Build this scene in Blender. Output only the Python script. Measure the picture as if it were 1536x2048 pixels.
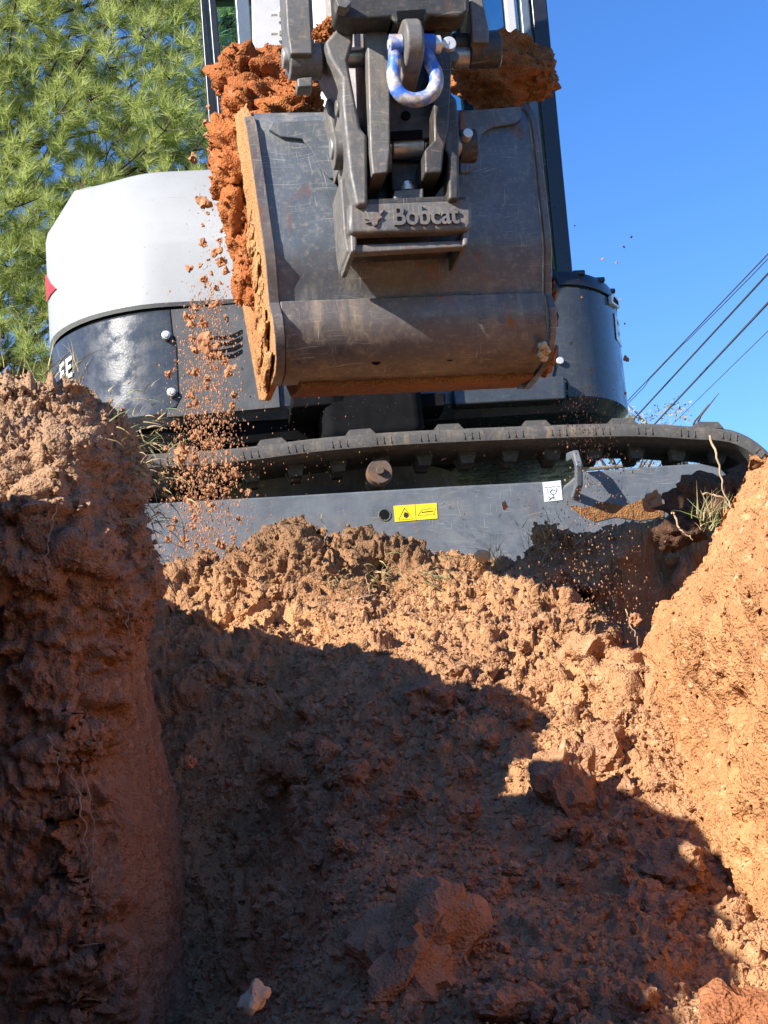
import bpy, bmesh, math, random
import numpy as np
from mathutils import Vector, Matrix
for o in list(bpy.data.objects): bpy.data.objects.remove(o)
SC = bpy.context.scene
COL = SC.collection
RAD = math.radians
random.seed(7); RNG = np.random.default_rng(11)

# ------------------------------------------------------------------ camera
F_PX = 3327.0; PITCH = RAD(11.0); ROLL = RAD(5.0); CAM = np.array([0.0, 0.0, -0.62])
FW = np.array([0, math.cos(PITCH), math.sin(PITCH)])
_u0 = np.array([0, -math.sin(PITCH), math.cos(PITCH)]); _r0 = np.array([1.0, 0, 0])
RT = math.cos(ROLL)*_r0 - math.sin(ROLL)*_u0
UP = math.sin(ROLL)*_r0 + math.cos(ROLL)*_u0
cd = bpy.data.cameras.new('camera'); cam = bpy.data.objects.new('camera', cd); COL.objects.link(cam)
cd.sensor_fit = 'HORIZONTAL'; cd.sensor_width = 36; cd.lens = 36*F_PX/1536
cd.clip_start = 0.05; cd.clip_end = 2000
cam.matrix_world = Matrix(((RT[0], UP[0], -FW[0], CAM[0]), (RT[1], UP[1], -FW[1], CAM[1]), (RT[2], UP[2], -FW[2], CAM[2]), (0, 0, 0, 1)))
SC.camera = cam
# ------------------------------------------------------------------ light
LD = Vector((1.0, 0.85, -0.74)).normalized()          # the way sunlight travels
sd = bpy.data.lights.new('sun', 'SUN'); sun = bpy.data.objects.new('sun', sd); COL.objects.link(sun)
sd.energy = 5.0; sd.angle = RAD(0.53); sd.color = (1.0, 0.945, 0.86)
sun.rotation_euler = LD.to_track_quat('-Z', 'Y').to_euler(); sun.location = (-6, -4, 8)
w = bpy.data.worlds.new('World'); SC.world = w; w.use_nodes = True
nt = w.node_tree; nt.nodes.clear()
sky = nt.nodes.new('ShaderNodeTexSky'); sky.sky_type = 'NISHITA'; sky.sun_disc = False
SC.cycles.use_adaptive_sampling = True; SC.cycles.adaptive_threshold = 0.02; SC.cycles.max_bounces = 6; SC.cycles.diffuse_bounces = 5; SC.cycles.glossy_bounces = 3; SC.cycles.transmission_bounces = 5; SC.cycles.caustics_reflective = False; SC.cycles.caustics_refractive = False
sky.sun_elevation = math.asin(-LD.z); sky.sun_rotation = math.atan2(-LD.x, -LD.y)
sky.air_density = 1.0; sky.dust_density = 0.0; sky.ozone_density = 4.0; sky.altitude = 600
bg = nt.nodes.new('ShaderNodeBackground'); bg.inputs[1].default_value = 0.112
wo = nt.nodes.new('ShaderNodeOutputWorld')
hs = nt.nodes.new('ShaderNodeHueSaturation'); hs.inputs['Saturation'].default_value = 1.22; hs.inputs['Hue'].default_value = 0.511; nt.links.new(sky.outputs[0], hs.inputs['Color']); nt.links.new(hs.outputs[0], bg.inputs[0]); nt.links.new(bg.outputs[0], wo.inputs[0])
vs = SC.view_settings; vs.view_transform = 'Standard'; vs.look = 'None'; vs.exposure = 1.2; vs.gamma = 1.0; vs.use_curve_mapping = False

# ------------------------------------------------------------------ helpers
def ray(px, py): return FW*F_PX + RT*(px-768) + UP*(1024-py)
def at(px, py, Y):
    d = ray(px, py); return CAM + d*(Y/d[1])
class Frame:
    def __init__(s, o, yaw):
        s.o = np.array(o, float); a = RAD(yaw); s.yaw = a
        s.ex = np.array([math.cos(a), math.sin(a), 0]); s.ey = np.array([-math.sin(a), math.cos(a), 0]); s.ez = np.array([0, 0, 1.0])
        s.R = np.stack([s.ex, s.ey, s.ez])              # rows: world -> local
    def L(s, px, py, yl):                               # pixel seen at local depth plane yl -> local point
        d = ray(px, py); c = s.R @ (CAM - s.o); dl = s.R @ d
        return c + dl*((yl - c[1])/dl[1])
    def W(s, p): return np.asarray(p, float) @ s.R + s.o
    def inv(s, p): return (np.asarray(p, float) - s.o) @ s.R.T
M = Frame((-0.13, 4.90, -0.13), 6.0)                    # machine: slew axis on the ground
B = Frame(at(800, 430, 2.80), 9.5)                      # bucket assembly
WORLD = Frame((0, 0, 0), 0)

def tag(o, label=None, cat=None, group=None, kind=None):
    if label: o['label'] = label
    if cat: o['category'] = cat
    if group: o['group'] = group
    if kind: o['kind'] = kind
    return o
def empty(name, loc=(0, 0, 0), yaw=0.0):
    o = bpy.data.objects.new(name, None); COL.objects.link(o); o.location = loc; o.rotation_euler = (0, 0, yaw)
    o.empty_display_size = 0.1; return o
def link(name, me, mat=None, parent=None):
    if mat is not None and not me.materials: me.materials.append(mat)
    o = bpy.data.objects.new(name, me); COL.objects.link(o)
    if parent is not None: o.parent = parent
    return o
def mesh_np(name, V, Fc, smooth=True):
    me = bpy.data.meshes.new(name)
    V = np.asarray(V, np.float32); Fc = np.asarray(Fc, np.int32)
    n = Fc.shape[1]
    me.vertices.add(len(V)); me.vertices.foreach_set('co', V.ravel())
    me.loops.add(Fc.size); me.loops.foreach_set('vertex_index', Fc.ravel())
    me.polygons.add(len(Fc)); me.polygons.foreach_set('loop_start', np.arange(0, Fc.size, n, dtype=np.int32))
    me.update(calc_edges=True)
    if smooth: me.polygons.foreach_set('use_smooth', np.ones(len(Fc), bool))
    else: me.polygons.foreach_set('use_smooth', np.zeros(len(Fc), bool))
    me.validate(); me.update(); return me
def grid_faces(nu, nv):
    i = np.arange(nu*nv).reshape(nu, nv)
    return np.stack([i[:-1, :-1], i[1:, :-1], i[1:, 1:], i[:-1, 1:]], -1).reshape(-1, 4)

class MB:
    """collects shapes in a frame's local coordinates"""
    def __init__(s, fr=WORLD): s.v = []; s.f = []; s.fr = fr
    def add(s, V, Fc):
        n = len(s.v); s.v += [tuple(p) for p in V]; s.f += [tuple(i+n for i in f) for f in Fc]; return s
    def box(s, x0, x1, y0, y1, z0, z1):
        V = [(x, y, z) for z in (z0, z1) for y in (y0, y1) for x in (x0, x1)]
        return s.add(V, [(0, 2, 3, 1), (4, 5, 7, 6), (0, 1, 5, 4), (2, 6, 7, 3), (0, 4, 6, 2), (1, 3, 7, 5)])
    def prism(s, poly, a0, a1, axis='y'):
        """poly: 2d points in the plane across the axis (y: xz, x: yz, z: xy)"""
        n = len(poly)
        def p3(q, a): return {'y': (q[0], a, q[1]), 'x': (a, q[0], q[1]), 'z': (q[0], q[1], a)}[axis]
        V = [p3(q, a0) for q in poly] + [p3(q, a1) for q in poly]
        Fc = [tuple(range(n)), tuple(range(2*n-1, n-1, -1))] + [(i, i+n, (i+1) % n+n, (i+1) % n) for i in range(n)]
        return s.add(V, Fc)
    def cyl(s, p0, p1, r0, r1=None, n=24, hole=None):
        r1 = r0 if r1 is None else r1
        p0 = Vector(p0); p1 = Vector(p1); d = (p1-p0).normalized(); a = d.orthogonal().normalized(); b = d.cross(a)
        V = []
        for p, r in ((p0, r0), (p1, r1)):
            V += [p + (a*math.cos(2*math.pi*k/n)+b*math.sin(2*math.pi*k/n))*r for k in range(n)]
        Fc = [tuple(range(n-1, -1, -1)), tuple(range(n, 2*n))] + [(i, (i+1) % n, (i+1) % n+n, i+n) for i in range(n)]
        return s.add(V, Fc)
    def tube(s, pts, r, n=8, caps=True):
        pts = [Vector(p) for p in pts]; m = len(pts); rr = r if hasattr(r, '__len__') else [r]*m
        V = []; t0 = (pts[1]-pts[0]).normalized(); a = t0.orthogonal().normalized()
        for i, p in enumerate(pts):
            t = (pts[min(i+1, m-1)]-pts[max(i-1, 0)]).normalized()
            a = (a - t*a.dot(t)); a = a.normalized() if a.length > 1e-6 else t.orthogonal().normalized(); b = t.cross(a)
            V += [p+(a*math.cos(2*math.pi*k/n)+b*math.sin(2*math.pi*k/n))*rr[i] for k in range(n)]
        Fc = [(j*n+k, j*n+(k+1) % n, (j+1)*n+(k+1) % n, (j+1)*n+k) for j in range(m-1) for k in range(n)]
        if caps: Fc += [tuple(range(n-1, -1, -1)), tuple(range((m-1)*n, m*n))]
        return s.add(V, Fc)
    def loft(s, rings, cap0=True, cap1=True, closed=True):
        n = len(rings[0]); V = [p for r in rings for p in r]; m = len(rings); Fc = []
        for j in range(m-1):
            for k in range(n if closed else n-1):
                Fc.append((j*n+k, j*n+(k+1) % n, (j+1)*n+(k+1) % n, (j+1)*n+k))
        if cap0: Fc.append(tuple(range(n-1, -1, -1)))
        if cap1: Fc.append(tuple(range((m-1)*n, m*n)))
        return s.add(V, Fc)
    def build(s, name, mat, parent=None, rel=None, bevel=0.0, ang=40, seg=2, sub=0):
        """rel: frame of the top-level parent (children sit at identity below it)"""
        V = s.fr.W(np.array([tuple(p) for p in s.v]))
        if rel is not None: V = rel.inv(V)
        me = bpy.data.meshes.new(name); me.from_pydata([tuple(p) for p in V], [], s.f)
        bm = bmesh.new(); bm.from_mesh(me); bmesh.ops.recalc_face_normals(bm, faces=bm.faces)
        if sub: bmesh.ops.subdivide_edges(bm, edges=bm.edges, cuts=sub, use_grid_fill=True)
        bm.to_mesh(me); bm.free()
        me.polygons.foreach_set('use_smooth', np.ones(len(me.polygons), bool))
        me.set_sharp_from_angle(angle=RAD(ang))
        o = link(name, me, mat, parent)
        if bevel:
            m = o.modifiers.new('bevel', 'BEVEL'); m.width = bevel; m.segments = seg; m.limit_method = 'ANGLE'; m.angle_limit = RAD(35); m.harden_normals = True
        return o

# ------------------------------------------------------------------ numpy noise
def _h(ix, iy, iz, s):
    h = (ix.astype(np.uint32)*np.uint32(374761393) + iy.astype(np.uint32)*np.uint32(668265263) + iz.astype(np.uint32)*np.uint32(2147483647) + np.uint32((s*97531+12345) & 0xffffffff))
    h = (h ^ (h >> np.uint32(13)))*np.uint32(1274126177); h = (h ^ (h >> np.uint32(16)))*np.uint32(2246822519); h ^= h >> np.uint32(15)
    return h.astype(np.float32)*np.float32(1/4294967296.0)
def vn(P, fr, seed=0):
    Q = (np.asarray(P)*fr).astype(np.float32); I = np.floor(Q); t = Q-I; I = I.astype(np.int64); t = t*t*t*(t*(t*6-15)+10)
    r = 0
    for a in (0, 1):
        wx = t[:, 0] if a else 1-t[:, 0]
        for b in (0, 1):
            wy = t[:, 1] if b else 1-t[:, 1]
            for c in (0, 1):
                wz = t[:, 2] if c else 1-t[:, 2]
                r = r + wx*wy*wz*_h(I[:, 0]+a, I[:, 1]+b, I[:, 2]+c, seed)
    return r*2-1
def fbm(P, fr, octv=4, seed=0, gain=0.5):
    r = 0; a = 1.0
    for k in range(octv): r = r + a*vn(P, fr*(2.03**k), seed+k*17); a *= gain
    return r
def wor(P, fr, seed=0):
    Q = (np.asarray(P)*fr).astype(np.float32); I = np.floor(Q); t = Q-I; I = I.astype(np.int64)
    n = len(Q); F1 = np.full(n, 9.0, np.float32); F2 = F1.copy(); ID = np.zeros(n, np.float32)
    for a in (-1, 0, 1):
        for b in (-1, 0, 1):
            for c in (-1, 0, 1):
                x, y, z = I[:, 0]+a, I[:, 1]+b, I[:, 2]+c
                k = _h(x, y, z, seed)
                dx = a+k-t[:, 0]; dy = b+_h(x, y, z, seed+1)-t[:, 1]; dz = c+_h(x, y, z, seed+2)-t[:, 2]
                d = dx*dx+dy*dy+dz*dz
                cl = d < F1
                F2 = np.where(cl, F1, np.minimum(F2, d)); ID = np.where(cl, (k*7.31) % 1.0, ID); F1 = np.where(cl, d, F1)
    return np.sqrt(F1), np.sqrt(F2), ID
def warp(P, fr, amp, seed):
    return P + amp*np.stack([vn(P, fr, seed), vn(P, fr, seed+1), vn(P, fr, seed+2)], -1)
def sst(a, b, x):
    t = np.clip((x-a)/(b-a), 0, 1); return t*t*(3-2*t)
def grid_normals(V, nu, nv):
    G = V.reshape(nu, nv, 3); du = np.gradient(G, axis=0); dv = np.gradient(G, axis=1)
    n = np.cross(du, dv); return (n/(np.linalg.norm(n, axis=-1, keepdims=True)+1e-9)).reshape(-1, 3)
def clods(P, fr, amp, seed, cover=0.5, crack=0.3):
    """rounded lumps of uneven height with creases between them"""
    F1, F2, ID = wor(warp(P, fr*0.8, 0.35/fr, seed+50), fr, seed)
    dome = np.sqrt(np.clip(1-(F1*1.15)**2, 0, 1)); keep = sst(1-cover-0.15, 1-cover+0.25, ID)
    return amp*(dome*(0.25+0.75*keep)*np.clip((F2-F1)*4, 0, 1)**0.5 - crack*np.clip(1-(F2-F1)*6, 0, 1))

def facets(P, fr, amp, seed, tilt=0.8):
    """broken planes: each cell keeps its own level and slope, with a sharp step to the next"""
    Q = (warp(P, fr*0.7, 0.30/fr, seed+70)*fr).astype(np.float32); I = np.floor(Q); t = Q-I; I = I.astype(np.int64); n = len(Q)
    F1 = np.full(n, 9.0, np.float32); H = np.zeros(n, np.float32)
    for a in (-1, 0, 1):
        for b in (-1, 0, 1):
            for c in (-1, 0, 1):
                x, y, z = I[:, 0]+a, I[:, 1]+b, I[:, 2]+c; k = _h(x, y, z, seed); k1 = _h(x, y, z, seed+1); k2 = _h(x, y, z, seed+2)
                dx = a+k-t[:, 0]; dy = b+k1-t[:, 1]; dz = c+k2-t[:, 2]; d = dx*dx+dy*dy+dz*dz
                h = (k*7.31) % 1.0-0.5+tilt*(dx*((k1*5.7) % 1.0-0.5)+dy*((k2*9.1) % 1.0-0.5)+dz*((k*3.3) % 1.0-0.5))*2
                cl = d < F1; H = np.where(cl, h, H); F1 = np.where(cl, d, F1)
    return amp*H
# ------------------------------------------------------------------ materials
class NT:
    def __init__(s, name):
        s.m = bpy.data.materials.new(name); s.m.use_nodes = True; s.t = s.m.node_tree; s.t.nodes.clear()
        s.out = s.n('ShaderNodeOutputMaterial'); s.p = s.n('ShaderNodeBsdfPrincipled'); s.l(s.p.outputs[0], s.out.inputs[0])
        s.co = s.n('ShaderNodeTexCoord').outputs['Object']
    def n(s, t, **k):
        x = s.t.nodes.new(t)
        for a, b in k.items(): setattr(x, a, b)
        return x
    def l(s, a, b): s.t.links.new(a, b)
    def mp(s, sc=(1, 1, 1), rot=(0, 0, 0)):
        x = s.n('ShaderNodeMapping'); x.inputs['Scale'].default_value = sc; x.inputs['Rotation'].default_value = rot; s.l(s.co, x.inputs[0]); return x.outputs[0]
    def noise(s, scale, detail=6, rough=0.6, vec=None, dist=0.0):
        x = s.n('ShaderNodeTexNoise'); x.inputs['Scale'].default_value = scale; x.inputs['Detail'].default_value = detail; x.inputs['Roughness'].default_value = rough; x.inputs['Distortion'].default_value = dist
        s.l(vec or s.co, x.inputs['Vector']); return x.outputs[0]
    def voro(s, scale, feat='F1', vec=None):
        x = s.n('ShaderNodeTexVoronoi'); x.feature = feat; x.inputs['Scale'].default_value = scale; s.l(vec or s.co, x.inputs['Vector']); return x.outputs
    def rng(s, v, a, b, c=0.0, d=1.0):
        x = s.n('ShaderNodeMapRange'); s.l(v, x.inputs[0])
        for i, q in enumerate((a, b, c, d)): x.inputs[i+1].default_value = q
        return x.outputs[0]
    def mix(s, f, a, b):
        x = s.n('ShaderNodeMix', data_type='RGBA')
        if isinstance(f, (int, float)): x.inputs[0].default_value = f
        else: s.l(f, x.inputs[0])
        for i, q in ((6, a), (7, b)):
            if isinstance(q, tuple): x.inputs[i].default_value = q+(1,)
            else: s.l(q, x.inputs[i])
        return x.outputs[2]
    def math(s, op, a, b=None):
        x = s.n('ShaderNodeMath', operation=op)
        for i, q in enumerate((a, b)):
            if q is None: continue
            if isinstance(q, (int, float)): x.inputs[i].default_value = q
            else: s.l(q, x.inputs[i])
        return x.outputs[0]
    def set(s, **k):
        for a, b in k.items():
            i = s.p.inputs[a.replace('_', ' ')]
            if isinstance(b, (int, float)): i.default_value = b
            elif isinstance(b, tuple): i.default_value = b+(1,) if len(b) == 3 else b
            else: s.l(b, i)
    def bump(s, v, strength=0.3, dist=0.01, prev=None):
        x = s.n('ShaderNodeBump'); x.inputs['Strength'].default_value = strength; x.inputs['Distance'].default_value = dist; s.l(v, x.inputs['Height'])
        if prev is not None: s.l(prev, x.inputs['Normal'])
        s.l(x.outputs[0], s.p.inputs['Normal']); return x.outputs[0]

def dirt(name, a, b, c, top=None, ztop=(-0.12, 0.02), streak=False, bmp=1.0):
    """a clay, b brown, c pale crumb; top: darker topsoil above ztop"""
    a, b, c = (tuple(min(0.8, x*1.22) for x in q) for q in (a, b, c))
    t = NT(name); t.co = t.n('ShaderNodeNewGeometry').outputs['Position']
    v = t.mp((1, 1, 0.22)) if streak else t.co
    big = t.rng(t.noise(3.2, 3, 0.6, v, 0.4), 0.40, 0.62); mid = t.rng(t.noise(21, 4, 0.65, v), 0.38, 0.66); fine = t.rng(t.noise(150, 2, 0.7), 0.35, 0.7)
    colr = t.mix(big, a, b)
    colr = t.mix(t.math('MULTIPLY', mid, 0.40), colr, tuple(0.66*x for x in b))
    colr = t.mix(t.math('MULTIPLY', t.rng(t.noise(48, 3, 0.6), 0.56, 0.70), 0.65), colr, c)
    if top is not None:
        sx = t.n('ShaderNodeSeparateXYZ'); t.l(t.n('ShaderNodeNewGeometry').outputs['Position'], sx.inputs[0])
        zz = t.math('ADD', sx.outputs[2], t.math('MULTIPLY', t.math('SUBTRACT', t.noise(5, 4, 0.6), 0.5), 0.35))
        colr = t.mix(t.math('MULTIPLY', t.rng(zz, ztop[0], ztop[1]), 0.8), colr, top)
    colr = t.mix(t.math('MULTIPLY', fine, 0.35), colr, t.mix(0.5, colr, tuple(0.5*x for x in b)))
    t.set(Base_Color=colr, Roughness=0.95, Specular_IOR_Level=0.15)
    n1 = t.bump(t.noise(110, 3, 0.75), 0.75*bmp, 0.007)
    t.bump(t.voro(230)[0], 0.6*bmp, 0.004, n1)
    return t.m
def steel(name, base, dust=(0.26, 0.18, 0.10), amt=0.5, rough=0.5, rust=0.25, scratch=0.4, rust_col=(0.22, 0.075, 0.02), metal=0.0, vertical=True):
    t = NT(name)
    sv = t.mp((38, 38, 2.2) if vertical else (3, 38, 38)); 
    streaks = t.rng(t.noise(1.0, 5, 0.7, sv), 0.48, 0.72); patches = t.rng(t.noise(7, 4, 0.65, None, 0.4), 0.46, 0.68)
    colr = t.mix(t.rng(t.noise(18, 5, 0.7), 0.3, 0.7), base, tuple(min(1, x*1.45+0.008) for x in base))
    colr = t.mix(t.math('MULTIPLY', t.math('MULTIPLY', streaks, patches), amt), colr, dust)
    colr = t.mix(t.math('MULTIPLY', t.rng(t.noise(90, 4, 0.7), 0.52, 0.75), amt*0.55), colr, dust)
    wn = t.n('ShaderNodeTexNoise'); wn.inputs['Scale'].default_value = 4.0; wn.inputs['Detail'].default_value = 2; t.l(t.co, wn.inputs['Vector'])
    va = t.n('ShaderNodeVectorMath', operation='MULTIPLY_ADD'); t.l(wn.outputs[1], va.inputs[0]); va.inputs[1].default_value = (0.10, 0.10, 0.10); t.l(t.co, va.inputs[2])
    def scr(sc_, rot, a, b_):
        mp_ = t.n('ShaderNodeMapping'); mp_.inputs['Scale'].default_value = sc_; mp_.inputs['Rotation'].default_value = rot; t.l(va.outputs[0], mp_.inputs[0])
        return t.rng(t.noise(1, 1.5, 0.5, mp_.outputs[0]), a, b_)
    sc = t.math('MAXIMUM', t.math('MAXIMUM', scr((14, 14, 760), (0, RAD(31), RAD(15)), 0.67, 0.72), scr((700, 24, 20), (0, RAD(-21), RAD(40)), 0.68, 0.73)), scr((18, 18, 640), (0, RAD(-58), RAD(5)), 0.68, 0.73))
    sc = t.math('MULTIPLY', sc, t.rng(t.noise(6, 3), 0.38, 0.6, 0, scratch))
    colr = t.mix(sc, colr, (0.42, 0.39, 0.34))
    ru = t.math('MULTIPLY', t.rng(t.noise(1, 4, 0.7, t.mp((30, 30, 4))), 0.56, 0.66), t.rng(t.noise(4.3, 3), 0.52, 0.62, 0, rust*2))
    colr = t.mix(ru, colr, rust_col)
    t.set(Base_Color=colr, Roughness=t.rng(t.noise(25, 4), 0.3, 0.7, max(0.05, rough-0.13), min(1, rough+0.22)), Metallic=metal)
    t.bump(t.noise(160, 4, 0.6), 0.18, 0.002)
    return t.m
def plain(name, colr, rough=0.5, var=0.15, metal=0.0, coat=0.0, bump=0.0, scale=30, spec=0.5):
    t = NT(name); t.set(Specular_IOR_Level=spec)
    t.set(Base_Color=t.mix(t.rng(t.noise(scale, 5, 0.65), 0.3, 0.7), tuple(x*(1-var) for x in colr), tuple(min(1, x*(1+var)) for x in colr)), Roughness=t.rng(t.noise(scale*0.6, 4), 0.3, 0.7, max(0, rough*0.8), min(1, rough*1.25)), Metallic=metal, Coat_Weight=coat)
    if bump: t.bump(t.noise(scale*4, 4), bump, 0.003)
    return t.m

CLAY = (0.41, 0.212, 0.098); PALE = (0.47, 0.29, 0.16); TOPS = (0.16, 0.092, 0.052)
m_ramp = dirt('ramp_soil', CLAY, (0.32, 0.168, 0.082), PALE, TOPS, (-0.16, 0.02))
m_left = dirt('left_bank_soil', (0.36, 0.185, 0.096), (0.28, 0.150, 0.084), (0.42, 0.28, 0.17), (0.32, 0.20, 0.12), (-0.34, -0.14), True)
m_right = dirt('right_bank_soil', (0.43, 0.205, 0.086), (0.34, 0.158, 0.068), (0.50, 0.32, 0.17), (0.20, 0.105, 0.055), (-0.12, 0.02))
m_load = dirt('fresh_clay', (0.37, 0.125, 0.040), (0.27, 0.088, 0.030), (0.41, 0.19, 0.085))
m_slab = dirt('clay_slab', (0.30, 0.12, 0.05), (0.23, 0.085, 0.038), (0.34, 0.165, 0.08))
m_rock = dirt('rock_clay', (0.37, 0.195, 0.098), (0.29, 0.150, 0.078), (0.44, 0.28, 0.165))
m_sod_shade = dirt('topsoil', (0.10, 0.050, 0.028), (0.065, 0.034, 0.021), (0.17, 0.095, 0.055))  # dark topsoil; the shade on the lump is in its colour too
m_fall = plain('falling_soil', (0.36, 0.165, 0.075), 0.95, 0.5, scale=60)
m_pebble = plain('pale_pebble', (0.50, 0.36, 0.20), 0.8, 0.25, scale=40)
m_root = plain('root', (0.42, 0.30, 0.18), 0.9, 0.3)
m_straw = plain('straw_grass', (0.34, 0.25, 0.12), 0.8, 0.45, scale=40)
m_green = plain('green_grass', (0.17, 0.21, 0.07), 0.7, 0.4, scale=18)
m_lawn = plain('lawn', (0.10, 0.12, 0.04), 0.9, 0.5, scale=3)

# ================================================================== SETTING
# ---- ramp and pit floor
RX = np.array([-0.453, -0.36, -0.25, -0.16, -0.076, 0.0, 0.06, 0.186, 0.28, 0.33, 0.38, 0.44, 0.55, 0.8, 1.3])
RZ = np.array([-0.02, -0.045, -0.005, -0.03, 0.0, -0.025, -0.05, -0.055, -0.05, -0.012, -0.02, -0.03, -0.02, -0.01, -0.03])
def ramp_base(x, y):
    yc = np.array([-2, 1.2, 1.8, 2.0, 2.4, 2.9, 3.2, 3.4, 3.5]); zc = np.array([-1.0, -0.96, -0.845, -0.79, -0.66, -0.40, -0.235, -0.12, -0.03])
    yl = np.array([-2, 1.2, 2.0, 2.5, 2.7, 3.0, 3.3, 3.45, 3.5]); zl = np.array([-1.02, -0.98, -0.94, -0.86, -0.71, -0.43, -0.14, -0.01, 0.0])
    z = np.interp(y, yc, zc); zL = np.interp(y, yl, zl); k = sst(-0.05, -0.36, x); z = z*(1-k)+zL*k
    # hollow in the far right corner with a steep cut behind it
    h = sst(0.345, 0.44, x+0.03*np.sin(y*23))*sst(2.95, 3.12, y)*(1-sst(3.50, 3.60, y)); z = z-h*np.interp(y, [2.9, 3.15, 3.5], [0.02, 0.12, 0.27])
    rz = np.interp(x, RX, RZ); k = sst(3.40, 3.50, y); z = z*(1-k)+(rz)*k if np.ndim(z) else z
    k = sst(3.56, 3.84, y); z = z*(1-k)-0.135*k
    return z
def ramp_grid():
    xs = np.concatenate([np.linspace(-1.15, -0.46, 24, endpoint=False), np.linspace(-0.46, 0.82, 400), np.linspace(0.83, 2.3, 44)])
    ys = np.concatenate([np.linspace(-1.9, 1.45, 50, endpoint=False), np.linspace(1.45, 3.66, 560), np.linspace(3.67, 4.25, 40)])
    X, Y = np.meshgrid(xs, ys, indexing='ij'); x = X.ravel(); y = Y.ravel()
    Zb = ramp_base(x, y); P = np.stack([x, y, Zb], -1)
    N = grid_normals(P, len(xs), len(ys)); N = N*np.sign(N[:, 2:3]+1e-9)
    amp = 0.35+0.65*sst(1.3, 2.0, y)
    far = sst(2.5, 3.0, y)
    P = P + N*(fbm(P, 5.0, 3, 3)*0.026*amp)[:, None]
    ridge = np.abs(vn(warp(P, 9, 0.02, 90), 9.0, 5)); P = P + N*((0.25-ridge)*0.045*(0.3+0.7*far))[:, None]
    N = grid_normals(P, len(xs), len(ys)); N = N*np.sign(N[:, 2:3]+1e-9)
    msk = 0.30+0.70*sst(-0.25, 0.30, vn(P, 3.4, 77)+0.35*vn(P, 9, 78))
    d = facets(P, 8, 0.024, 81)*(0.4+0.6*far)+facets(P, 20, 0.012, 83)*msk
    d = d+msk*(clods(P, 13, 0.020, 21, 0.30)*(0.35+0.65*far)+clods(P, 30, 0.012, 31, 0.45)+clods(P, 62, 0.0065, 41, 0.5))
    d = d+np.abs(fbm(P, 70, 3, 61))*0.005*(0.4+far)+clods(P, 120, 0.0032, 71, 0.6)+facets(P, 48, 0.004, 85)
    P = P + N*(d*amp)[:, None]
    return P, len(xs), len(ys)
Pr, nx, ny = ramp_grid()
o = link('soil_ramp', mesh_np('soil_ramp', Pr, grid_faces(nx, ny)), m_ramp); tag(o, kind='structure')
_GX = Pr.reshape(nx, ny, 3)
def floor_hit(px, py, y0=1.5, y1=3.7):
    d = ray(px, py); t = np.linspace(y0, y1, 900)/d[1]; Q = CAM+np.outer(t, d)
    zb = ramp_base(Q[:, 0], Q[:, 1]); i = np.argmax(Q[:, 2] < zb+0.012)
    return Q[i] if i > 0 else Q[np.argmin(np.abs(Q[:, 1]-2.0))]

# ---- banks: a profile swept along the pit edge
def bank(name, path, fine, mat, prof, disp, nv, du=0.0028, top_len=0.5):
    pts = np.array(path, float)
    # chaikin smoothing
    for _ in range(2):
        a = pts[:-1]*0.75+pts[1:]*0.25; b = pts[:-1]*0.25+pts[1:]*0.75
        pts = np.concatenate([pts[:1], np.stack([a, b], 1).reshape(-1, 2), pts[-1:]])
    s = np.concatenate([[0], np.cumsum(np.linalg.norm(np.diff(pts, axis=0), axis=1))])
    ia = np.argmin(np.linalg.norm(pts-np.array(fine[0]), axis=1)); ib = np.argmin(np.linalg.norm(pts-np.array(fine[1]), axis=1))
    s0, s1 = sorted((s[ia], s[ib]))
    us = np.concatenate([np.linspace(0, s0, max(3, int(s0/0.06)), endpoint=False), np.linspace(s0, s1, int((s1-s0)/du), endpoint=False), np.linspace(s1, s[-1], max(3, int((s[-1]-s1)/0.06)))])
    cx = np.interp(us, s, pts[:, 0]); cy = np.interp(us, s, pts[:, 1])
    tx = np.gradient(cx, us); ty = np.gradient(cy, us); ln = np.hypot(tx, ty); ker = np.ones(9)/9
    nxv = ty/ln; nyv = -tx/ln
    w = np.linspace(0, 1, nv); wall = w < 0.72
    zz = np.where(wall, -1.08+1.08*w/0.72, 0.0); back = np.where(wall, 0.0, (w-0.72)/0.28*top_len)
    U, Wv = np.meshgrid(us, w, indexing='ij'); nu = len(us)
    Zg = np.repeat(zz[None], nu, 0); Bk = np.repeat(back[None], nu, 0)
    CX = np.repeat(cx[:, None], nv, 1); CY = np.repeat(cy[:, None], nv, 1); NX = np.repeat(nxv[:, None], nv, 1); NY = np.repeat(nyv[:, None], nv, 1)
    off, Z = prof(CX, CY, Zg, Bk)
    P = np.stack([CX+NX*off, CY+NY*off, Z], -1).reshape(-1, 3)
    N = grid_normals(P, nu, nv); ref = np.stack([NX, NY, np.where(Bk > 0, 1.0, 0.3)], -1).reshape(-1, 3); sg = np.sign((N*ref).sum(1, keepdims=True)); N = N*np.where(sg == 0, 1, sg)
    for k in range(2):
        P = P + N*disp(P, k)[:, None]
        if k == 0:
            N2 = grid_normals(P, nu, nv); sg = np.sign((N2*N).sum(1, keepdims=True)); N = N2*np.where(sg == 0, 1, sg)
    me = mesh_np(name, P, grid_faces(nu, nv)); o = link(name, me, mat); tag(o, kind='structure'); return P
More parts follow.
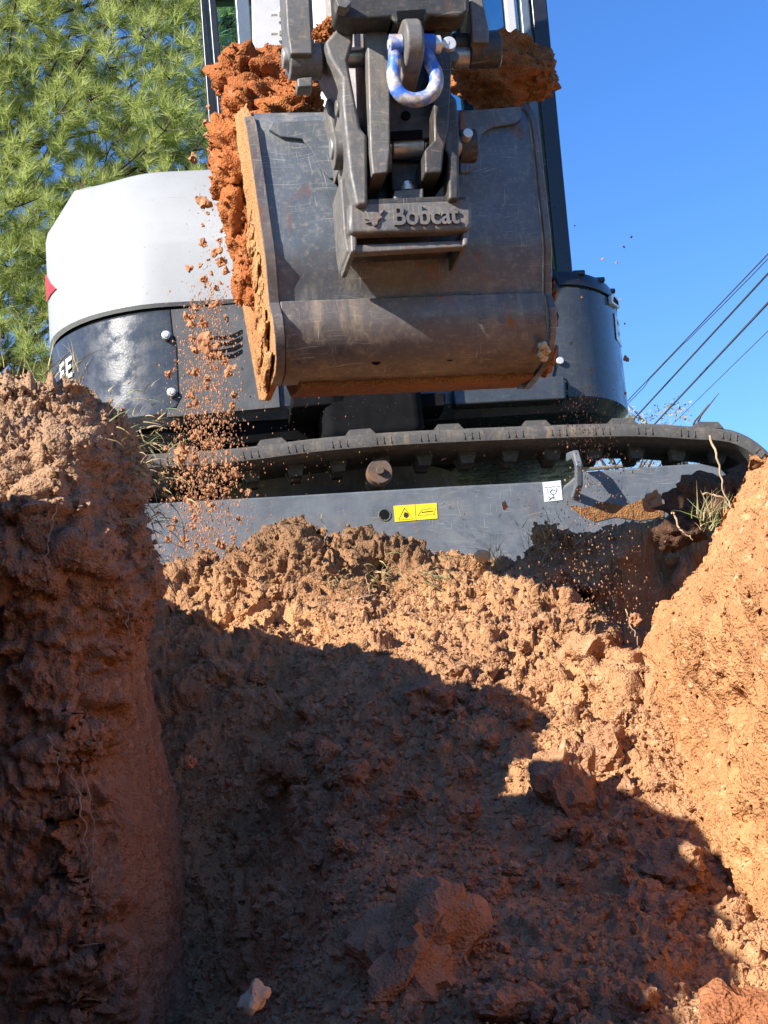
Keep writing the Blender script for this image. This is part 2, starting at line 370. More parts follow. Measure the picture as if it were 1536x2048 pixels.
def prof_left(cx, cy, z, bk):
    off = -bk; zt = z.copy()
    front = sst(2.55, 2.3, cy)*sst(-1.0, -0.8, cx)
    # the crumbly upper mass leans out over a face that is cut back below a slanting line
    line = -0.30+0.35*(-0.35-cx)
    off = off+front*np.where(bk > 0, 0.03, 0.055*sst(-0.10, 0.04, z-line)-0.03*sst(0.0, -0.25, z-line))
    off = off-0.05*sst(-0.10, 0.0, z)*(bk <= 0)-0.05*(bk > 0)
    off = off-0.16*sst(2.35, 3.3, cy)*sst(-0.75, -0.05, z)*(bk <= 0)-0.16*sst(2.35, 3.3, cy)*(bk > 0)
    off = off+0.045*np.clip(-z, 0, 0.9)*sst(2.25, 2.34, cy)*(bk <= 0)
    top = 0.035-0.03*sst(2.2, 3.3, cy)
    zt = np.where(bk > 0, top+0.01*np.sin(bk*9)-0.19*sst(0.22, 0.48, bk), z*(1-0.0)+top*sst(-0.5, 0, z))
    return off, zt
def disp_left(P, k):
    x, y, z = P.T; up = sst(-0.36, -0.22, z+0.35*(x+0.35)); cut = sst(2.28, 2.42, y)
    if k == 0: return fbm(P, 7, 3, 103)*0.022*(1-0.75*cut*(1-up))
    S = P*np.array([1, 1, 0.14])
    loose = np.maximum(up*(1-0.6*cut), 0.9*sst(-0.06, 0.0, z))
    d = loose*(facets(P, 16, 0.016, 177)+facets(P, 40, 0.007, 179)+clods(P, 20, 0.013, 111, 0.5)+clods(P, 48, 0.011, 121, 0.5)+clods(P, 105, 0.006, 131, 0.55)+np.abs(fbm(P, 130, 2, 133))*0.0045)
    rough = (1-loose)*(1-cut)
    lay = warp(P, 9, 0.03, 141)*np.array([1, 1, 1.6]); r = np.abs(vn(lay, 10, 143)); r2 = np.abs(vn(lay, 24, 147))
    d = d+rough*(facets(lay, 9, 0.026, 171)+facets(P, 24, 0.010, 173)+facets(P, 60, 0.004, 175)-0.022*np.clip(1-r*9, 0, 1)-0.010*np.clip(1-r2*6, 0, 1)+fbm(P, 40, 4, 149)*0.010+clods(P, 60, 0.006, 160, 0.4)+clods(P, 140, 0.003, 162, 0.5))
    d = d+cut*(1-loose)*(fbm(S, 42, 4, 151)*0.0095+clods(P, 40, 0.006, 153, 0.15)+clods(P, 120, 0.0025, 164, 0.4)-0.010*np.clip(vn(S, 55, 155)*3-1.6, 0, 1))
    return d+fbm(P, 200, 2, 157)*0.0012
left_path = [(2.0, -1.75), (-0.98, -1.75), (-0.98, -1.6), (-1.0, 0.55), (-0.93, 0.80), (-0.79, 1.06), (-0.66, 1.34), (-0.54, 1.55), (-0.53, 1.74), (-0.60, 1.85), (-0.84, 1.90), (-1.10, 1.93), (-1.12, 2.07), (-0.92, 2.19), (-0.70, 2.215), (-0.55, 2.215), (-0.455, 2.215), (-0.412, 2.255), (-0.40, 2.36), (-0.40, 2.6), (-0.41, 3.0), (-0.44, 3.4), (-0.56, 3.62), (-0.9, 3.78), (-1.6, 3.85)]  # unseen near bulge is shaped for the shadow it throws over the floor
PL = bank('trench_wall_left', left_path, ((-0.64, 2.205), (-0.41, 3.35)), m_left, prof_left, disp_left, 350)
def prof_right(cx, cy, z, bk):
    t = sst(-0.42, 0.0, z); off = -0.27*np.clip((z+0.36)/0.36, 0, 1)**1.5-bk-0.05*(1-sst(-1.0, -0.55, z))*0
    off = np.where(bk > 0, -0.27-bk, off)
    zt = np.where(bk > 0, -0.05-0.10*sst(0.2, 0.48, bk), z-0.055*sst(-0.5, 0.0, z))
    return off, zt
def disp_right(P, k):
    x, y, z = P.T
    if k == 0: return fbm(P, 6, 3, 203)*0.024
    S = P*np.array([1, 1, 0.35])
    up = sst(-0.22, -0.05, z)
    d = (0.25+0.75*up)*(facets(P, 22, 0.010, 251)+clods(P, 24, 0.010, 211, 0.4)+clods(P, 55, 0.0075, 221, 0.5))+clods(P, 120, 0.0026, 231, 0.55)
    d = d+fbm(S, 45, 3, 241)*0.006-0.012*np.clip(vn(P, 42, 243)*3-1.55, 0, 1)-0.014*np.clip(vn(P, 20, 245)*3-1.7, 0, 1)
    return d+fbm(P, 200, 2, 247)*0.0012
right_path = [(1.7, 3.80), (1.15, 3.66), (0.90, 3.52), (0.80, 3.36), (0.70, 3.16), (0.52, 3.06), (0.445, 3.0), (0.43, 2.88), (0.42, 2.6), (0.425, 2.3), (0.455, 1.9), (0.64, 1.40), (1.2, 0.80), (1.9, 0.2), (2.0, -1.0), (2.0, -1.75)]  # near end, out of view, flares wide to let more sky light in
PR = bank('trench_wall_right', right_path, ((0.78, 3.3), (0.48, 1.7)), m_right, prof_right, disp_right, 320, 0.0034)
# ---- ground sheet round the pit, out to the horizon
g = MB(); x0, x1, y0, y1, E_ = -1.3, 1.28, -2.05, 3.95, 900.0
for (a, b, c, d) in ((-E_, E_, y1, E_), (-E_, E_, -E_, y0), (-E_, x0, y0, y1), (x1, E_, 0.9, y1), (2.45, E_, y0, 0.9)):
    g.add([(a, c, -0.139), (b, c, -0.139), (b, d, -0.139), (a, d, -0.139)], [(0, 1, 2, 3)])
tag(g.build('ground', m_lawn), kind='structure')

# ================================================================== EXCAVATOR
tw_ = NT('white_paint')
wc = tw_.mix(tw_.rng(tw_.noise(9, 5), 0.3, 0.7), (0.305, 0.305, 0.300), (0.335, 0.335, 0.332))
wc = tw_.mix(tw_.math('MULTIPLY', tw_.rng(tw_.noise(110, 3, 0.6), 0.66, 0.72), 0.6), wc, (0.20, 0.13, 0.08))
wc = tw_.mix(tw_.math('MULTIPLY', tw_.rng(tw_.noise(1, 3, 0.5, tw_.mp((9, 9, 300), (0, RAD(35), RAD(20)))), 0.70, 0.74), 0.5), wc, (0.12, 0.11, 0.10))
tw_.set(Base_Color=wc, Roughness=0.38); m_white = tw_.m
m_panel = steel('gloss_black_panel', (0.028, 0.032, 0.038), amt=0.25, rough=0.2, rust=0.0, scratch=0.12)
m_flat = steel('matt_grey_panel', (0.055, 0.057, 0.060), amt=0.25, rough=0.55, rust=0.0, scratch=0.1)
m_deck_shade = plain('deck_black_shade', (0.007, 0.007, 0.008), 0.9, 0.3, spec=0.08)  # near-black without sheen; stands in for shade in the swing recess and openings
m_frame = steel('frame_paint', (0.080, 0.092, 0.108), amt=0.45, rough=0.5, rust=0.12, scratch=0.6, vertical=False)
m_bucket = steel('bucket_paint', (0.080, 0.090, 0.105), dust=(0.38, 0.34, 0.25), amt=0.85, rough=0.33, rust=1.0, scratch=0.9)
m_wear = steel('wear_steel', (0.080, 0.068, 0.066), dust=(0.36, 0.27, 0.18), amt=0.9, rough=0.34, rust=1.0, scratch=0.9)
m_arm_shade = steel('arm_paint_shade', (0.024, 0.023, 0.022), dust=(0.20, 0.125, 0.075), amt=0.8, rough=0.5, rust=0.3, scratch=0.4)  # dark arm paint; also stands in for shade on right-hand and recessed parts
m_link_lit = steel('link_paint_lit', (0.085, 0.080, 0.075), dust=(0.32, 0.24, 0.16), amt=1.0, rough=0.5, rust=0.3, scratch=0.4)  # lighter paint; stands in for sunlight on the left arm flange, boss and ear
m_pin = steel('bare_pin', (0.33, 0.31, 0.28), dust=(0.16, 0.10, 0.06), amt=0.7, rough=0.35, rust=0.3, metal=0.6)
m_bolt = plain('zinc_bolt', (0.62, 0.60, 0.56), 0.4, 0.15, metal=0.5)
m_edge = dirt('muddy_edge', (0.27, 0.125, 0.045), (0.17, 0.075, 0.030), (0.34, 0.19, 0.09))
m_rubber = steel('track_rubber', (0.055, 0.052, 0.050), dust=(0.26, 0.19, 0.12), amt=1.0, rough=0.75, rust=0.15, scratch=0.15)
m_rust = steel('rusty_steel', (0.075, 0.050, 0.038), dust=(0.20, 0.11, 0.06), amt=0.8, rough=0.8, rust=0.8)
m_cab = plain('cab_black', (0.016, 0.018, 0.022), 0.3, 0.2)
m_pillar = plain('cab_steel_blue', (0.10, 0.125, 0.165), 0.25, 0.1)
m_grey = plain('pale_grey_panel', (0.42, 0.41, 0.42), 0.5, 0.05)
m_yellow = plain('yellow_sticker', (0.80, 0.56, 0.02), 0.45, 0.08, scale=80)
m_wsticker = plain('white_sticker', (0.66, 0.69, 0.76), 0.5, 0.05, scale=80)
m_ink = plain('black_print', (0.02, 0.02, 0.02), 0.5, 0.1)
m_wprint = plain('white_print', (0.72, 0.72, 0.72), 0.4, 0.05)
m_red = plain('red_reflector', (0.62, 0.035, 0.02), 0.3, 0.1)
m_boom = steel('boom_white', (0.62, 0.55, 0.50), dust=(0.30, 0.15, 0.07), amt=0.9, rough=0.6, rust=0.3, scratch=0.2)
tg = NT('cab_glass'); tg.set(Base_Color=(0.62, 0.80, 0.84), Roughness=0.02, Transmission_Weight=1.0, IOR=1.05); m_glass = tg.m
t_ = NT('blue_shackle')
t_.set(Base_Color=t_.mix(t_.rng(t_.noise(22, 5, 0.7, None, 0.3), 0.46, 0.57), (0.035, 0.125, 0.46), t_.mix(t_.rng(t_.noise(60, 4), 0.4, 0.6), (0.50, 0.46, 0.42), (0.28, 0.22, 0.17))), Roughness=0.55); t_.bump(t_.noise(120, 4), 0.3, 0.002); m_shackle = t_.m

m_caked = dirt('caked_clay', (0.40, 0.22, 0.095), (0.34, 0.135, 0.045), (0.42, 0.29, 0.17), streak=True, bmp=0.9)
EX = empty('excavator', tuple(M.o), M.yaw)
tag(EX, 'compact excavator with white hood and black panels reaching its bucket over the trench', 'excavator')
def xz(fr, pts, y): return [tuple(fr.L(a, b, y)[[0, 2]]) for a, b in pts]
def sz(fr, px, y): return px/F_PX*(np.dot(fr.W((0, y, 0))-CAM, FW))       # pixels -> metres at that depth

# ---- undercarriage -------------------------------------------------
YN = -0.90; YW = 0.24
def track_path():
    # closed loop in local x-z; top run sags between idler, carrier roller and sprocket
    top = [tuple(M.L(a, c+6, YN)[[0, 2]]) for a, c in ((1425, 848), (1300, 838), (1200, 839), (1100, 842), (1000, 846), (900, 850), (800, 855), (700, 862), (600, 872), (500, 886), (420, 893))]
    zt = top[0][1]; r = zt/2; xr = top[0][0]; xl = -0.98; rx = M.L(1585, 950, YN)[0]-xr
    pts = [(xr+rx*math.cos(-math.pi/2+math.pi*k/24), r+r*math.sin(-math.pi/2+math.pi*k/24)) for k in range(24)]
    tx_ = np.linspace(xr, top[-1][0], 60); ta = np.array(top)[::-1]; tz = np.interp(tx_, ta[:, 0], ta[:, 1]); tz = np.convolve(np.pad(tz, 3, 'edge'), np.ones(7)/7, 'valid'); pts += list(zip(tx_, tz))
    zl = tz[-1]; pts += [(top[-1][0]+(xl-top[-1][0])*k/10, zl) for k in range(1, 10)]
    pts += [(xl+zl/2*0.86*math.cos(math.pi/2+math.pi*k/24), zl/2+zl/2*math.sin(math.pi/2+math.pi*k/24)) for k in range(25)]
    pts += [(xl+(xr-xl)*k/40, 0.0) for k in range(1, 40)]
    return pts, r
TP, TR = track_path(); TXR = M.L(1425, 850, YN)[0]
TPa = np.array(TP); nT = len(TPa)
tan = np.roll(TPa, -1, 0)-np.roll(TPa, 1, 0); tan /= np.linalg.norm(tan, axis=1, keepdims=True); nor = np.stack([tan[:, 1], -tan[:, 0]], -1)
def make_track(yc, sign, label):
    """yc: y of the near edge; band, lugs, guide teeth"""
    th = 0.042
    b = MB(M); rings = []
    sec = [(0.0, -0.006), (0.012, 0.0), (YW-0.012, 0.0), (YW, -0.006), (YW, -th+0.006), (YW-0.02, -th), (YW*0.5+0.03, -th), (YW*0.5, -th-0.003), (YW*0.5-0.03, -th), (0.02, -th), (0.0, -th+0.006), (-0.003, -th*0.5), ]
    for i in range(nT): rings.append([(TPa[i, 0]+nor[i, 0]*d, yc+y, TPa[i, 1]+nor[i, 1]*d) for y, d in sec])
    n = len(sec); V = [p for r_ in rings for p in r_]
    b.add(V, [(j*n+k, j*n+(k+1) % n, ((j+1) % nT)*n+(k+1) % n, ((j+1) % nT)*n+k) for j in range(nT) for k in range(n)])
    # guide teeth inside the loop
    L = np.concatenate([[0], np.cumsum(np.linalg.norm(np.diff(np.vstack([TPa, TPa[:1]]), axis=0), axis=1))]); tot = L[-1]
    def pos(s):
        s = s % tot; q = np.vstack([TPa, TPa[:1]]); x = np.interp(s, L, q[:, 0]); z = np.interp(s, L, q[:, 1])
        x2 = np.interp((s+0.01) % tot, L, q[:, 0]); z2 = np.interp((s+0.01) % tot, L, q[:, 1]); a = math.atan2(z2-z, x2-x); return x, z, a
    N = 46; pit = tot/N
    for k in range(N):
        x, z, a = pos((k+0.5)*pit); c, s_ = math.cos(a), math.sin(a)
        for y in (0.085, YW-0.085):
            P8 = [(u, y+vv, d) for d, q in ((-th+0.002, 0.024), (-th-0.030, 0.014)) for u, vv in ((-q, 0), (q, 0), (q, 0.03), (-q, 0.03))]
            P8 = [(x+u*c+d*s_, yc+yy, z+u*s_-d*c) for u, yy, d in P8]
            b.add(P8, [(0, 1, 2, 3), (4, 5, 6, 7), (0, 1, 5, 4), (1, 2, 6, 5), (2, 3, 7, 6), (3, 0, 4, 7)])
        # moulded ribs on the near edge
        for e in (-0.018, 0.0, 0.018):
            P8 = [(e+u, y, d) for y in (-0.004, 0.002) for u, d in ((-0.0012, -0.030), (0.0012, -0.030), (0.0012, -0.014), (-0.0012, -0.014))]
            P8 = [(x+u*c+d*s_, yc+yy, z+u*s_-d*c) for u, yy, d in P8]
            b.add(P8, [(0, 1, 2, 3), (4, 5, 6, 7), (0, 1, 5, 4), (1, 2, 6, 5), (2, 3, 7, 6), (3, 0, 4, 7)])
    tr = b.build('rubber_track', m_rubber, EX, M, bevel=0.0)
    # tread lugs: one mesh shared by all
    lb = MB(); lb.prism([(-0.040, -0.004), (-0.026, 0.012), (0.026, 0.012), (0.040, -0.004)], 0.0, YW*0.62, 'y')
    lug0 = None
    for k in range(N//1):
        x, z, a = pos(k*pit*1.0)
        if k % 1: continue
        me = lug0 or lb.build('tread_lug', m_rubber, None).data
        if lug0 is None:
            lug0 = me; q = [o for o in COL.objects if o.data is me][0]; q.parent = tr
            mod = q.modifiers.new('bevel', 'BEVEL'); mod.width = 0.004; mod.segments = 2
        else:
            q = bpy.data.objects.new('tread_lug', me); COL.objects.link(q); q.parent = tr
        q.rotation_euler = (0, -a+math.pi, 0); q.location = (x, yc+(0.004 if k % 2 == 0 else YW*0.38-0.004), z)
    return tr
make_track(YN, 1, 'near'); make_track(0.56, -1, 'far')
# track frame plates (near side seen in the picture, far side alike)
ptop = [(300, 1006), (560, 992), (900, 972), (1098, 962), (1112, 985), (1140, 962), (1160, 944), (1280, 934), (1400, 926), (1440, 935), (1480, 975)]
poly = xz(M, ptop, YN+0.03); zb = 0.07
poly = poly+[(poly[-1][0]+0.02, zb), (poly[0][0]-0.32, zb), (poly[0][0]-0.34, poly[0][1]-0.06), (poly[0][0]-0.30, poly[0][1]+0.0)]
fb = MB(M); fb.prism(poly, YN+0.03, YN+0.075)
tf = fb.build('track_frame', m_frame, EX, M, bevel=0.006)
fb = MB(M); fb.prism(poly, 0.56+YW-0.075, 0.56+YW-0.03); fb.build('track_frame', m_frame, EX, M, bevel=0.006)
fb = MB(M); zt_ = poly[2][1]; fb.box(-0.95, 0.80, YN+0.076, YN+YW-0.03, 0.09, zt_-0.05); fb.build('frame_beam', m_rust, EX, M, bevel=0.01)
fb = MB(M); fb.box(-0.95, 0.80, 0.59, 0.56+YW-0.076, 0.09, zt_-0.05); fb.build('frame_beam', m_rust, EX, M, bevel=0.01)
# grease hole with rim, stickers
h0 = M.L(769, 1030, YN+0.03); rr = sz(M, 12, YN)
hb = MB(M); hb.cyl((h0[0], YN+0.0285, h0[2]), (h0[0], YN+0.04, h0[2]), rr, n=24); hb.build('grease_hole', m_deck_shade, tf, M)
hb = MB(M); hb.tube([(h0[0]+rr*math.cos(a), YN+0.029, h0[2]+rr*math.sin(a)) for a in np.linspace(0, 2*math.pi, 25)], 0.0016, 6, False); hb.build('hole_rim', m_frame, tf, M)
YS = YN+0.03
def flat(fr, px, y, t=0.0012):
    b = MB(fr); b.prism(xz(fr, px, y), y-t, y+0.001); return b
st = flat(M, [(787, 1012), (873, 1006), (875, 1037), (790, 1044)], YS, 0.0015).build('warning_sticker', m_yellow, tf, M)
def stroke(fr, pxs, y, r, name, mat, par, closed=False):
    pts = [tuple(fr.L(a, b, y)) for a, b in pxs]
    if closed: pts.append(pts[0])
    b = MB(fr); b.tube(pts, r, 5); return b.build(name, mat, par, M)
stroke(M, [(809, 1016), (797, 1040), (826, 1038), (809, 1016)], YS-0.0015, 0.0008, 'warning_triangle', m_ink, tf)
flat(M, [(807, 1030), (809, 1024), (815, 1026), (817, 1031), (812, 1036), (808, 1034)], YS-0.0018, 0.001).build('warning_symbol', m_ink, tf, M)
stroke(M, [(830, 1009), (832, 1041)], YS-0.0015, 0.0006, 'sticker_divider', m_ink, tf)
stroke(M, [(836, 1031), (845, 1018), (853, 1020), (861, 1016), (872, 1017), (866, 1030), (857, 1028), (849, 1032), (836, 1031)], YS-0.0015, 0.0006, 'manual_symbol', m_ink, tf)
stroke(M, [(843, 1025), (866, 1022)], YS-0.0015, 0.0012, 'spanner_symbol', m_ink, tf)
flat(M, [(1085, 965), (1121, 961), (1125, 1000), (1089, 1004)], YS, 0.0015).build('hook_sticker', m_wsticker, tf, M)
stroke(M, [(1088, 976), (1095, 974), (1100, 975), (1107, 973), (1113, 974), (1120, 972)], YS-0.0016, 0.0007, 'chain_symbol', m_ink, tf)
a_ = np.linspace(-0.4, math.pi+0.4, 14); stroke(M, [(1104-9*math.cos(t), 980+10*math.sin(t)) for t in a_], YS-0.0016, 0.0006, 'loop_symbol', m_ink, tf)
stroke(M, [(1111, 982), (1104, 979), (1099, 984), (1106, 989), (1108, 994), (1101, 997), (1096, 993)], YS-0.0018, 0.0011, 'hook_symbol', m_ink, tf)
stroke(M, [(1098, 1000), (1104, 995), (1111, 999)], YS-0.0018, 0.0009, 'hook_foot_symbol', m_ink, tf)
flat(M, [(1138, 1010), (1170, 1016), (1205, 1004), (1250, 1012), (1290, 996), (1330, 1008), (1326, 1034), (1280, 1042), (1230, 1034), (1190, 1044), (1160, 1030)], YS, 0.002).build('mud_smear', m_edge, tf, M)
# tie-down loop: flat bar bent out of the frame
p_t = M.L(1140, 902, YN+0.03); p_b = M.L(1138, 1006, YN+0.03); hz = p_t[2]-p_b[2]
tb = MB(M); pro = [(YN+0.05, p_t[2]), (YN-0.035, p_t[2]-hz*0.10), (YN-0.06, p_t[2]-hz*0.42), (YN-0.035, p_t[2]-hz*0.80), (YN+0.05, p_b[2])]
inn = [(YN+0.05, p_b[2]+0.022), (YN-0.018, p_t[2]-hz*0.70), (YN-0.036, p_t[2]-hz*0.42), (YN-0.018, p_t[2]-hz*0.24), (YN+0.05, p_t[2]-0.024)]
tb.prism(pro+inn, p_t[0]-0.009, p_t[0]+0.009, 'x'); tb.build('tie_down_loop', m_frame, tf, M, bevel=0.005)
# rollers, idler, sprocket
def wheel(cx, cz, r, y0, y1, name, mat):
    b = MB(M); b.cyl((cx, y0+0.012, cz), (cx, y1-0.012, cz), r*0.82, n=32); b.cyl((cx, y0, cz), (cx, y0+0.03, cz), r*0.9, r, n=32); b.cyl((cx, y1-0.03, cz), (cx, y1, cz), r, r*0.9, n=32)
    b.cyl((cx, y0-0.012, cz), (cx, y0+0.01, cz), r*0.3, n=20); return b.build(name, mat, EX, M, bevel=0.002)
rc = M.L(760, 942, YN+0.03); wheel(rc[0], rc[2], sz(M, 28, YN+0.07), YN+0.030, YN+0.20, 'carrier_roller', m_rust)
wheel(rc[0], rc[2], sz(M, 28, YN+0.07), 0.62, 0.84, 'carrier_roller', m_rust)
for yc in (YN, 0.56):
    wheel(TXR, TR, TR*0.80-0.05, yc+0.09, yc+0.15, 'idler_wheel', m_rust)
    wheel(-0.98, TR, TR*0.86-0.05, yc+0.09, yc+0.15, 'drive_sprocket', m_rust)
    for x in (-0.62, -0.2, 0.2, 0.62): wheel(x, 0.085, 0.045, yc+0.07, yc+0.19, 'track_roller', m_rust)
b = MB(M); b.box(-0.45, 0.40, -0.58, 0.58, 0.16, 0.34); b.box(-0.30, 0.28, -0.40, 0.40, 0.34, 0.42); b.build('undercarriage_body', m_deck_shade, EX, M, bevel=0.02)
b = MB(M); b.cyl((0, 0, 0.42), (0, 0, 0.54), 0.36, n=48); b.build('slew_ring', m_rust, EX, M)

# ---- house ---------------------------------------------------------
ZS = M.L(400, 611, -0.66)[2]                                     # split between hood and panel
ZL = M.L(440, 842, -0.66)[2]                                     # lower edge of the panels
xL = M.L(102, 600, -0.26)[0]
def arc(cx, cy, rx, ry, a0, a1, n): return [(cx+rx*math.cos(RAD(a0+(a1-a0)*k/n)), cy+ry*math.sin(RAD(a0+(a1-a0)*k/n))) for k in range(n+1)]
xf = M.L(345, 700, -0.66)[0]
def left_plan(dx=0.0, df=0.0, rad=1.0):
    """plan outline of the left pod, from its inner front corner round to the back; dx side inset, df front inset"""
    rx = (xf-xL)
    o = [(-0.10, -0.66+df)] + [(xf+0.10+(xf-0)*0, -0.66+df)]
    o += arc(xf, -0.66+df+0.36, rx-dx, 0.36, 270, 180, 14)
    o += [(xL+dx, 0.25)] + arc(xL+dx+0.45, 0.30, 0.45, 0.42, 180, 90, 10)[1:] + [(-0.10, 0.72)]
    return o
def ring(pl, z): return [(p[0], p[1], z) for p in pl]
b = MB(M); b.loft([ring(left_plan(0.015, 0.02), ZL+0.0), ring(left_plan(0, 0), ZL+0.03), ring(left_plan(0.0, 0), ZS-0.012), ring(left_plan(0.010, 0.010), ZS-0.004)])
lp = b.build('side_panel', m_panel, EX, M, ang=30)
b = MB(M); b.loft([ring(left_plan(0.012, 0.012), ZS-0.004), ring(left_plan(0.012, 0.012), ZS+0.003)], True, True); b.build('panel_gap', m_deck_shade, EX, M)
# white hood: upright lower band, slanted upper facets, chamfered shoulder
z1 = M.L(300, 490, -0.64)[2]; zc = M.L(95, 492, -0.16)[2]; zt = M.L(330, 338, -0.42)[2]
def hood_ring(zf, zs, dx, df):
    pl = left_plan(dx, df); o = []
    for x, y in pl:
        t = min(1, max(0, (y+0.66-df)/0.46)); t = t*t*(3-2*t); o.append((x, y, zf+(zs-zf)*t))
    return o
ztl = M.L(160, 388, 0.0)[2]
b = MB(M); b.loft([hood_ring(ZS+0.003, ZS+0.003, 0.004, 0.004), hood_ring(ZS+0.012, ZS+0.012, -0.004, -0.004), hood_ring(z1-0.010, zc-0.02, -0.002, -0.002), hood_ring(z1+0.010, zc+0.012, 0.004, 0.006), hood_ring(zt-0.030, ztl-0.015, 0.070, 0.215), hood_ring(zt-0.004, ztl+0.006, 0.100, 0.250), hood_ring(zt+0.015, ztl+0.015, 0.22, 0.40), hood_ring(zt+0.02, ztl+0.02, 0.40, 0.62)], False, True)
hood = b.build('hood', m_white, EX, M, ang=22, bevel=0.02)
# flat front panel over the pod with its seam, screws and vent slots
YP = -0.663
fp = xz(M, [(340, 621), (345, 666), (353, 690), (357, 778), (359, 800), (352, 815), (337, 818), (334, 836), (560, 816), (545, 604)], YP)
b = MB(M); b.prism(fp, YP-0.007, YP+0.004); pan = b.build('front_panel', m_flat, EX, M, bevel=0.0015)
b = MB(M); b.tube([tuple(M.L(a, c, YP-0.006)) for a, c in [(340, 619), (345, 666), (353, 690), (357, 778), (359, 800), (352, 815), (337, 818)]], 0.0022, 6); b.build('seam', m_deck_shade, pan, M)
for a, c in ((332, 671), (343, 785)):
    p = M.L(a, c, YP-0.01); b = MB(M); b.cyl((p[0], YP, p[2]), (p[0], YP-0.018, p[2]), sz(M, 9, YP), n=20); b.cyl((p[0], YP-0.018, p[2]), (p[0], YP-0.021, p[2]), sz(M, 6, YP), n=20); b.build('panel_screw', m_bolt, pan, M, bevel=0.0015)
for k in range(4):
    yy = 668+13.2*k
    q = [(410+2*k, yy+6), (452, yy+3), (468, yy-1), (484, yy-9), (484, yy-2), (470, yy+7), (452, yy+10), (410+2*k, yy+12)]
    b = MB(M); b.prism(xz(M, q, YP-0.008), YP-0.0086, YP+0.002); b.build('vent_slot', m_deck_shade, pan, M)
# reflector and model lettering on the curved left side
def on_pod(z, th, d=0.004):
    """point on the pod's rounded corner at height z; th 180 (side) to 270 (front)"""
    rx = xf-xL; return (xf+(rx+d)*math.cos(RAD(th)), -0.30+(0.36+d)*math.sin(RAD(th)), z)
def shell(polys, z0, scale_t, mat, name, par, th0, thick=0.003, d0=0.0025):
    b = MB(M)
    for poly in polys:
        A = [on_pod(z0+q[1], th0+q[0]*scale_t, d0) for q in poly]; C = [on_pod(z0+q[1], th0+q[0]*scale_t, d0+thick) for q in poly]; n = len(A)
        b.add(A+C, [tuple(range(n)), tuple(range(2*n-1, n-1, -1))]+[(i, i+n, (i+1) % n+n, (i+1) % n) for i in range(n)])
    return b.build(name, mat, par, M)
zr = M.L(108, 618, -0.3)[2]
shell([[(0, 0), (0, 0.080), (0.5, 0.038), (1, 0.0), (0.5, 0.0)]], zr, 18.0, m_red, 'reflector', hood, 190, d0=0.006)
zq = M.L(140, 772, -0.45)[2]
shell([[(0, 0), (0.25, 0), (0.25, .022), (0.8, .025), (0.8, .036), (0.25, .033), (0.25, .045), (1, .049), (1, .060), (0, .055)], [(1.3, .003), (2.3, .006), (2.3, .017), (1.6, .015), (1.6, .027), (2.15, .030), (2.15, .040), (1.6, .038), (1.6, .049), (2.3, .052), (2.3, .063), (1.3, .060)]], zq, 5.0, m_wprint, 'model_lettering', lp, 207)
# right pod
xr0 = M.L(1125, 650, -0.66)[0]; xR = M.L(1228, 700, -0.25)[0]
def right_plan(d=0.0):
    o = [(0.05, -0.66+d)] + [(xr0, -0.66+d)] + arc(xr0, -0.66+d+0.42, xR-xr0-d, 0.42, 270, 360, 14)[1:] + [(xR-d, 0.25)] + arc(xR-d-0.40, 0.30, 0.40, 0.42, 0, 90, 10)[1:] + [(0.05, 0.72)]
    return o[::-1]
ZRT = M.L(1120, 562, -0.66)[2]; ZRB = M.L(1060, 812, -0.66)[2]
b = MB(M); b.loft([ring(right_plan(0.10), ZRB-0.03), ring(right_plan(0.03), ZRB-0.015), ring(right_plan(0.0), ZRB+0.02), ring(right_plan(0.0), ZRT-0.02), ring(right_plan(0.012), ZRT)])
rp = b.build('corner_panel', m_panel, EX, M, ang=30)
b = MB(M)
cap = [p for p in right_plan(0.0) if p[0] > xr0-0.02 and p[1] < 0.2]; inn = [(p[0]*0.86+xr0*0.13, p[1]+0.09) for p in cap]
for z0, z1_, pts in ((ZRT-0.012, ZRT+0.03, cap),):
    A = [(p[0]+0.003, p[1]-0.003, z0) for p in cap]; A2 = [(p[0]-0.004, p[1]+0.006, z1_) for p in cap]; I1 = [(p[0], p[1], z1_) for p in inn]; I0 = [(p[0], p[1], z0) for p in inn]
    n = len(cap); V = A+A2+I1+I0; Fc = []
    for k in range(n-1):
        for r_ in range(4): Fc.append((r_*n+k, r_*n+k+1, ((r_+1) % 4)*n+k+1, ((r_+1) % 4)*n+k))
    Fc += [(0, n, 2*n, 3*n), (n-1, 4*n-1, 3*n-1, 2*n-1)]; b.add(V, Fc)
for k in (2, 5, 8, 11):
    if k < len(cap): p = cap[k]; b.box(p[0]-0.03, p[0]+0.005, p[1]-0.004, p[1]+0.05, ZRT+0.022, ZRT+0.036)
b.build('step_cap', m_cab, rp, M, bevel=0.004)
def on_rpod(z, th, d=0.003): return (xr0+(xR-xr0+d)*math.cos(RAD(th)), -0.24+(0.42+d)*math.sin(RAD(th)), z)
def rshell(poly, z0, th0, st_, mat, name, par, d=0.003):
    b = MB(M); A = [on_rpod(z0+q[1], th0+q[0]*st_, 0.0015) for q in poly]; C = [on_rpod(z0+q[1], th0+q[0]*st_, d) for q in poly]; n = len(A)
    b.add(A+C, [tuple(range(n)), tuple(range(2*n-1, n-1, -1))]+[(i, i+n, (i+1) % n+n, (i+1) % n) for i in range(n)]); return b.build(name, mat, par, M)
ze = M.L(1210, 704, -0.4)[2]
rshell([(0, 0), (1.6, 0), (1.6, .016), (.55, .016), (.55, .032), (1.3, .032), (1.3, .047), (.55, .047), (.55, .066), (1.7, .066), (1.7, .080), (0.2, .080)], ze, 318, 9, m_wprint, 'model_lettering', rp)
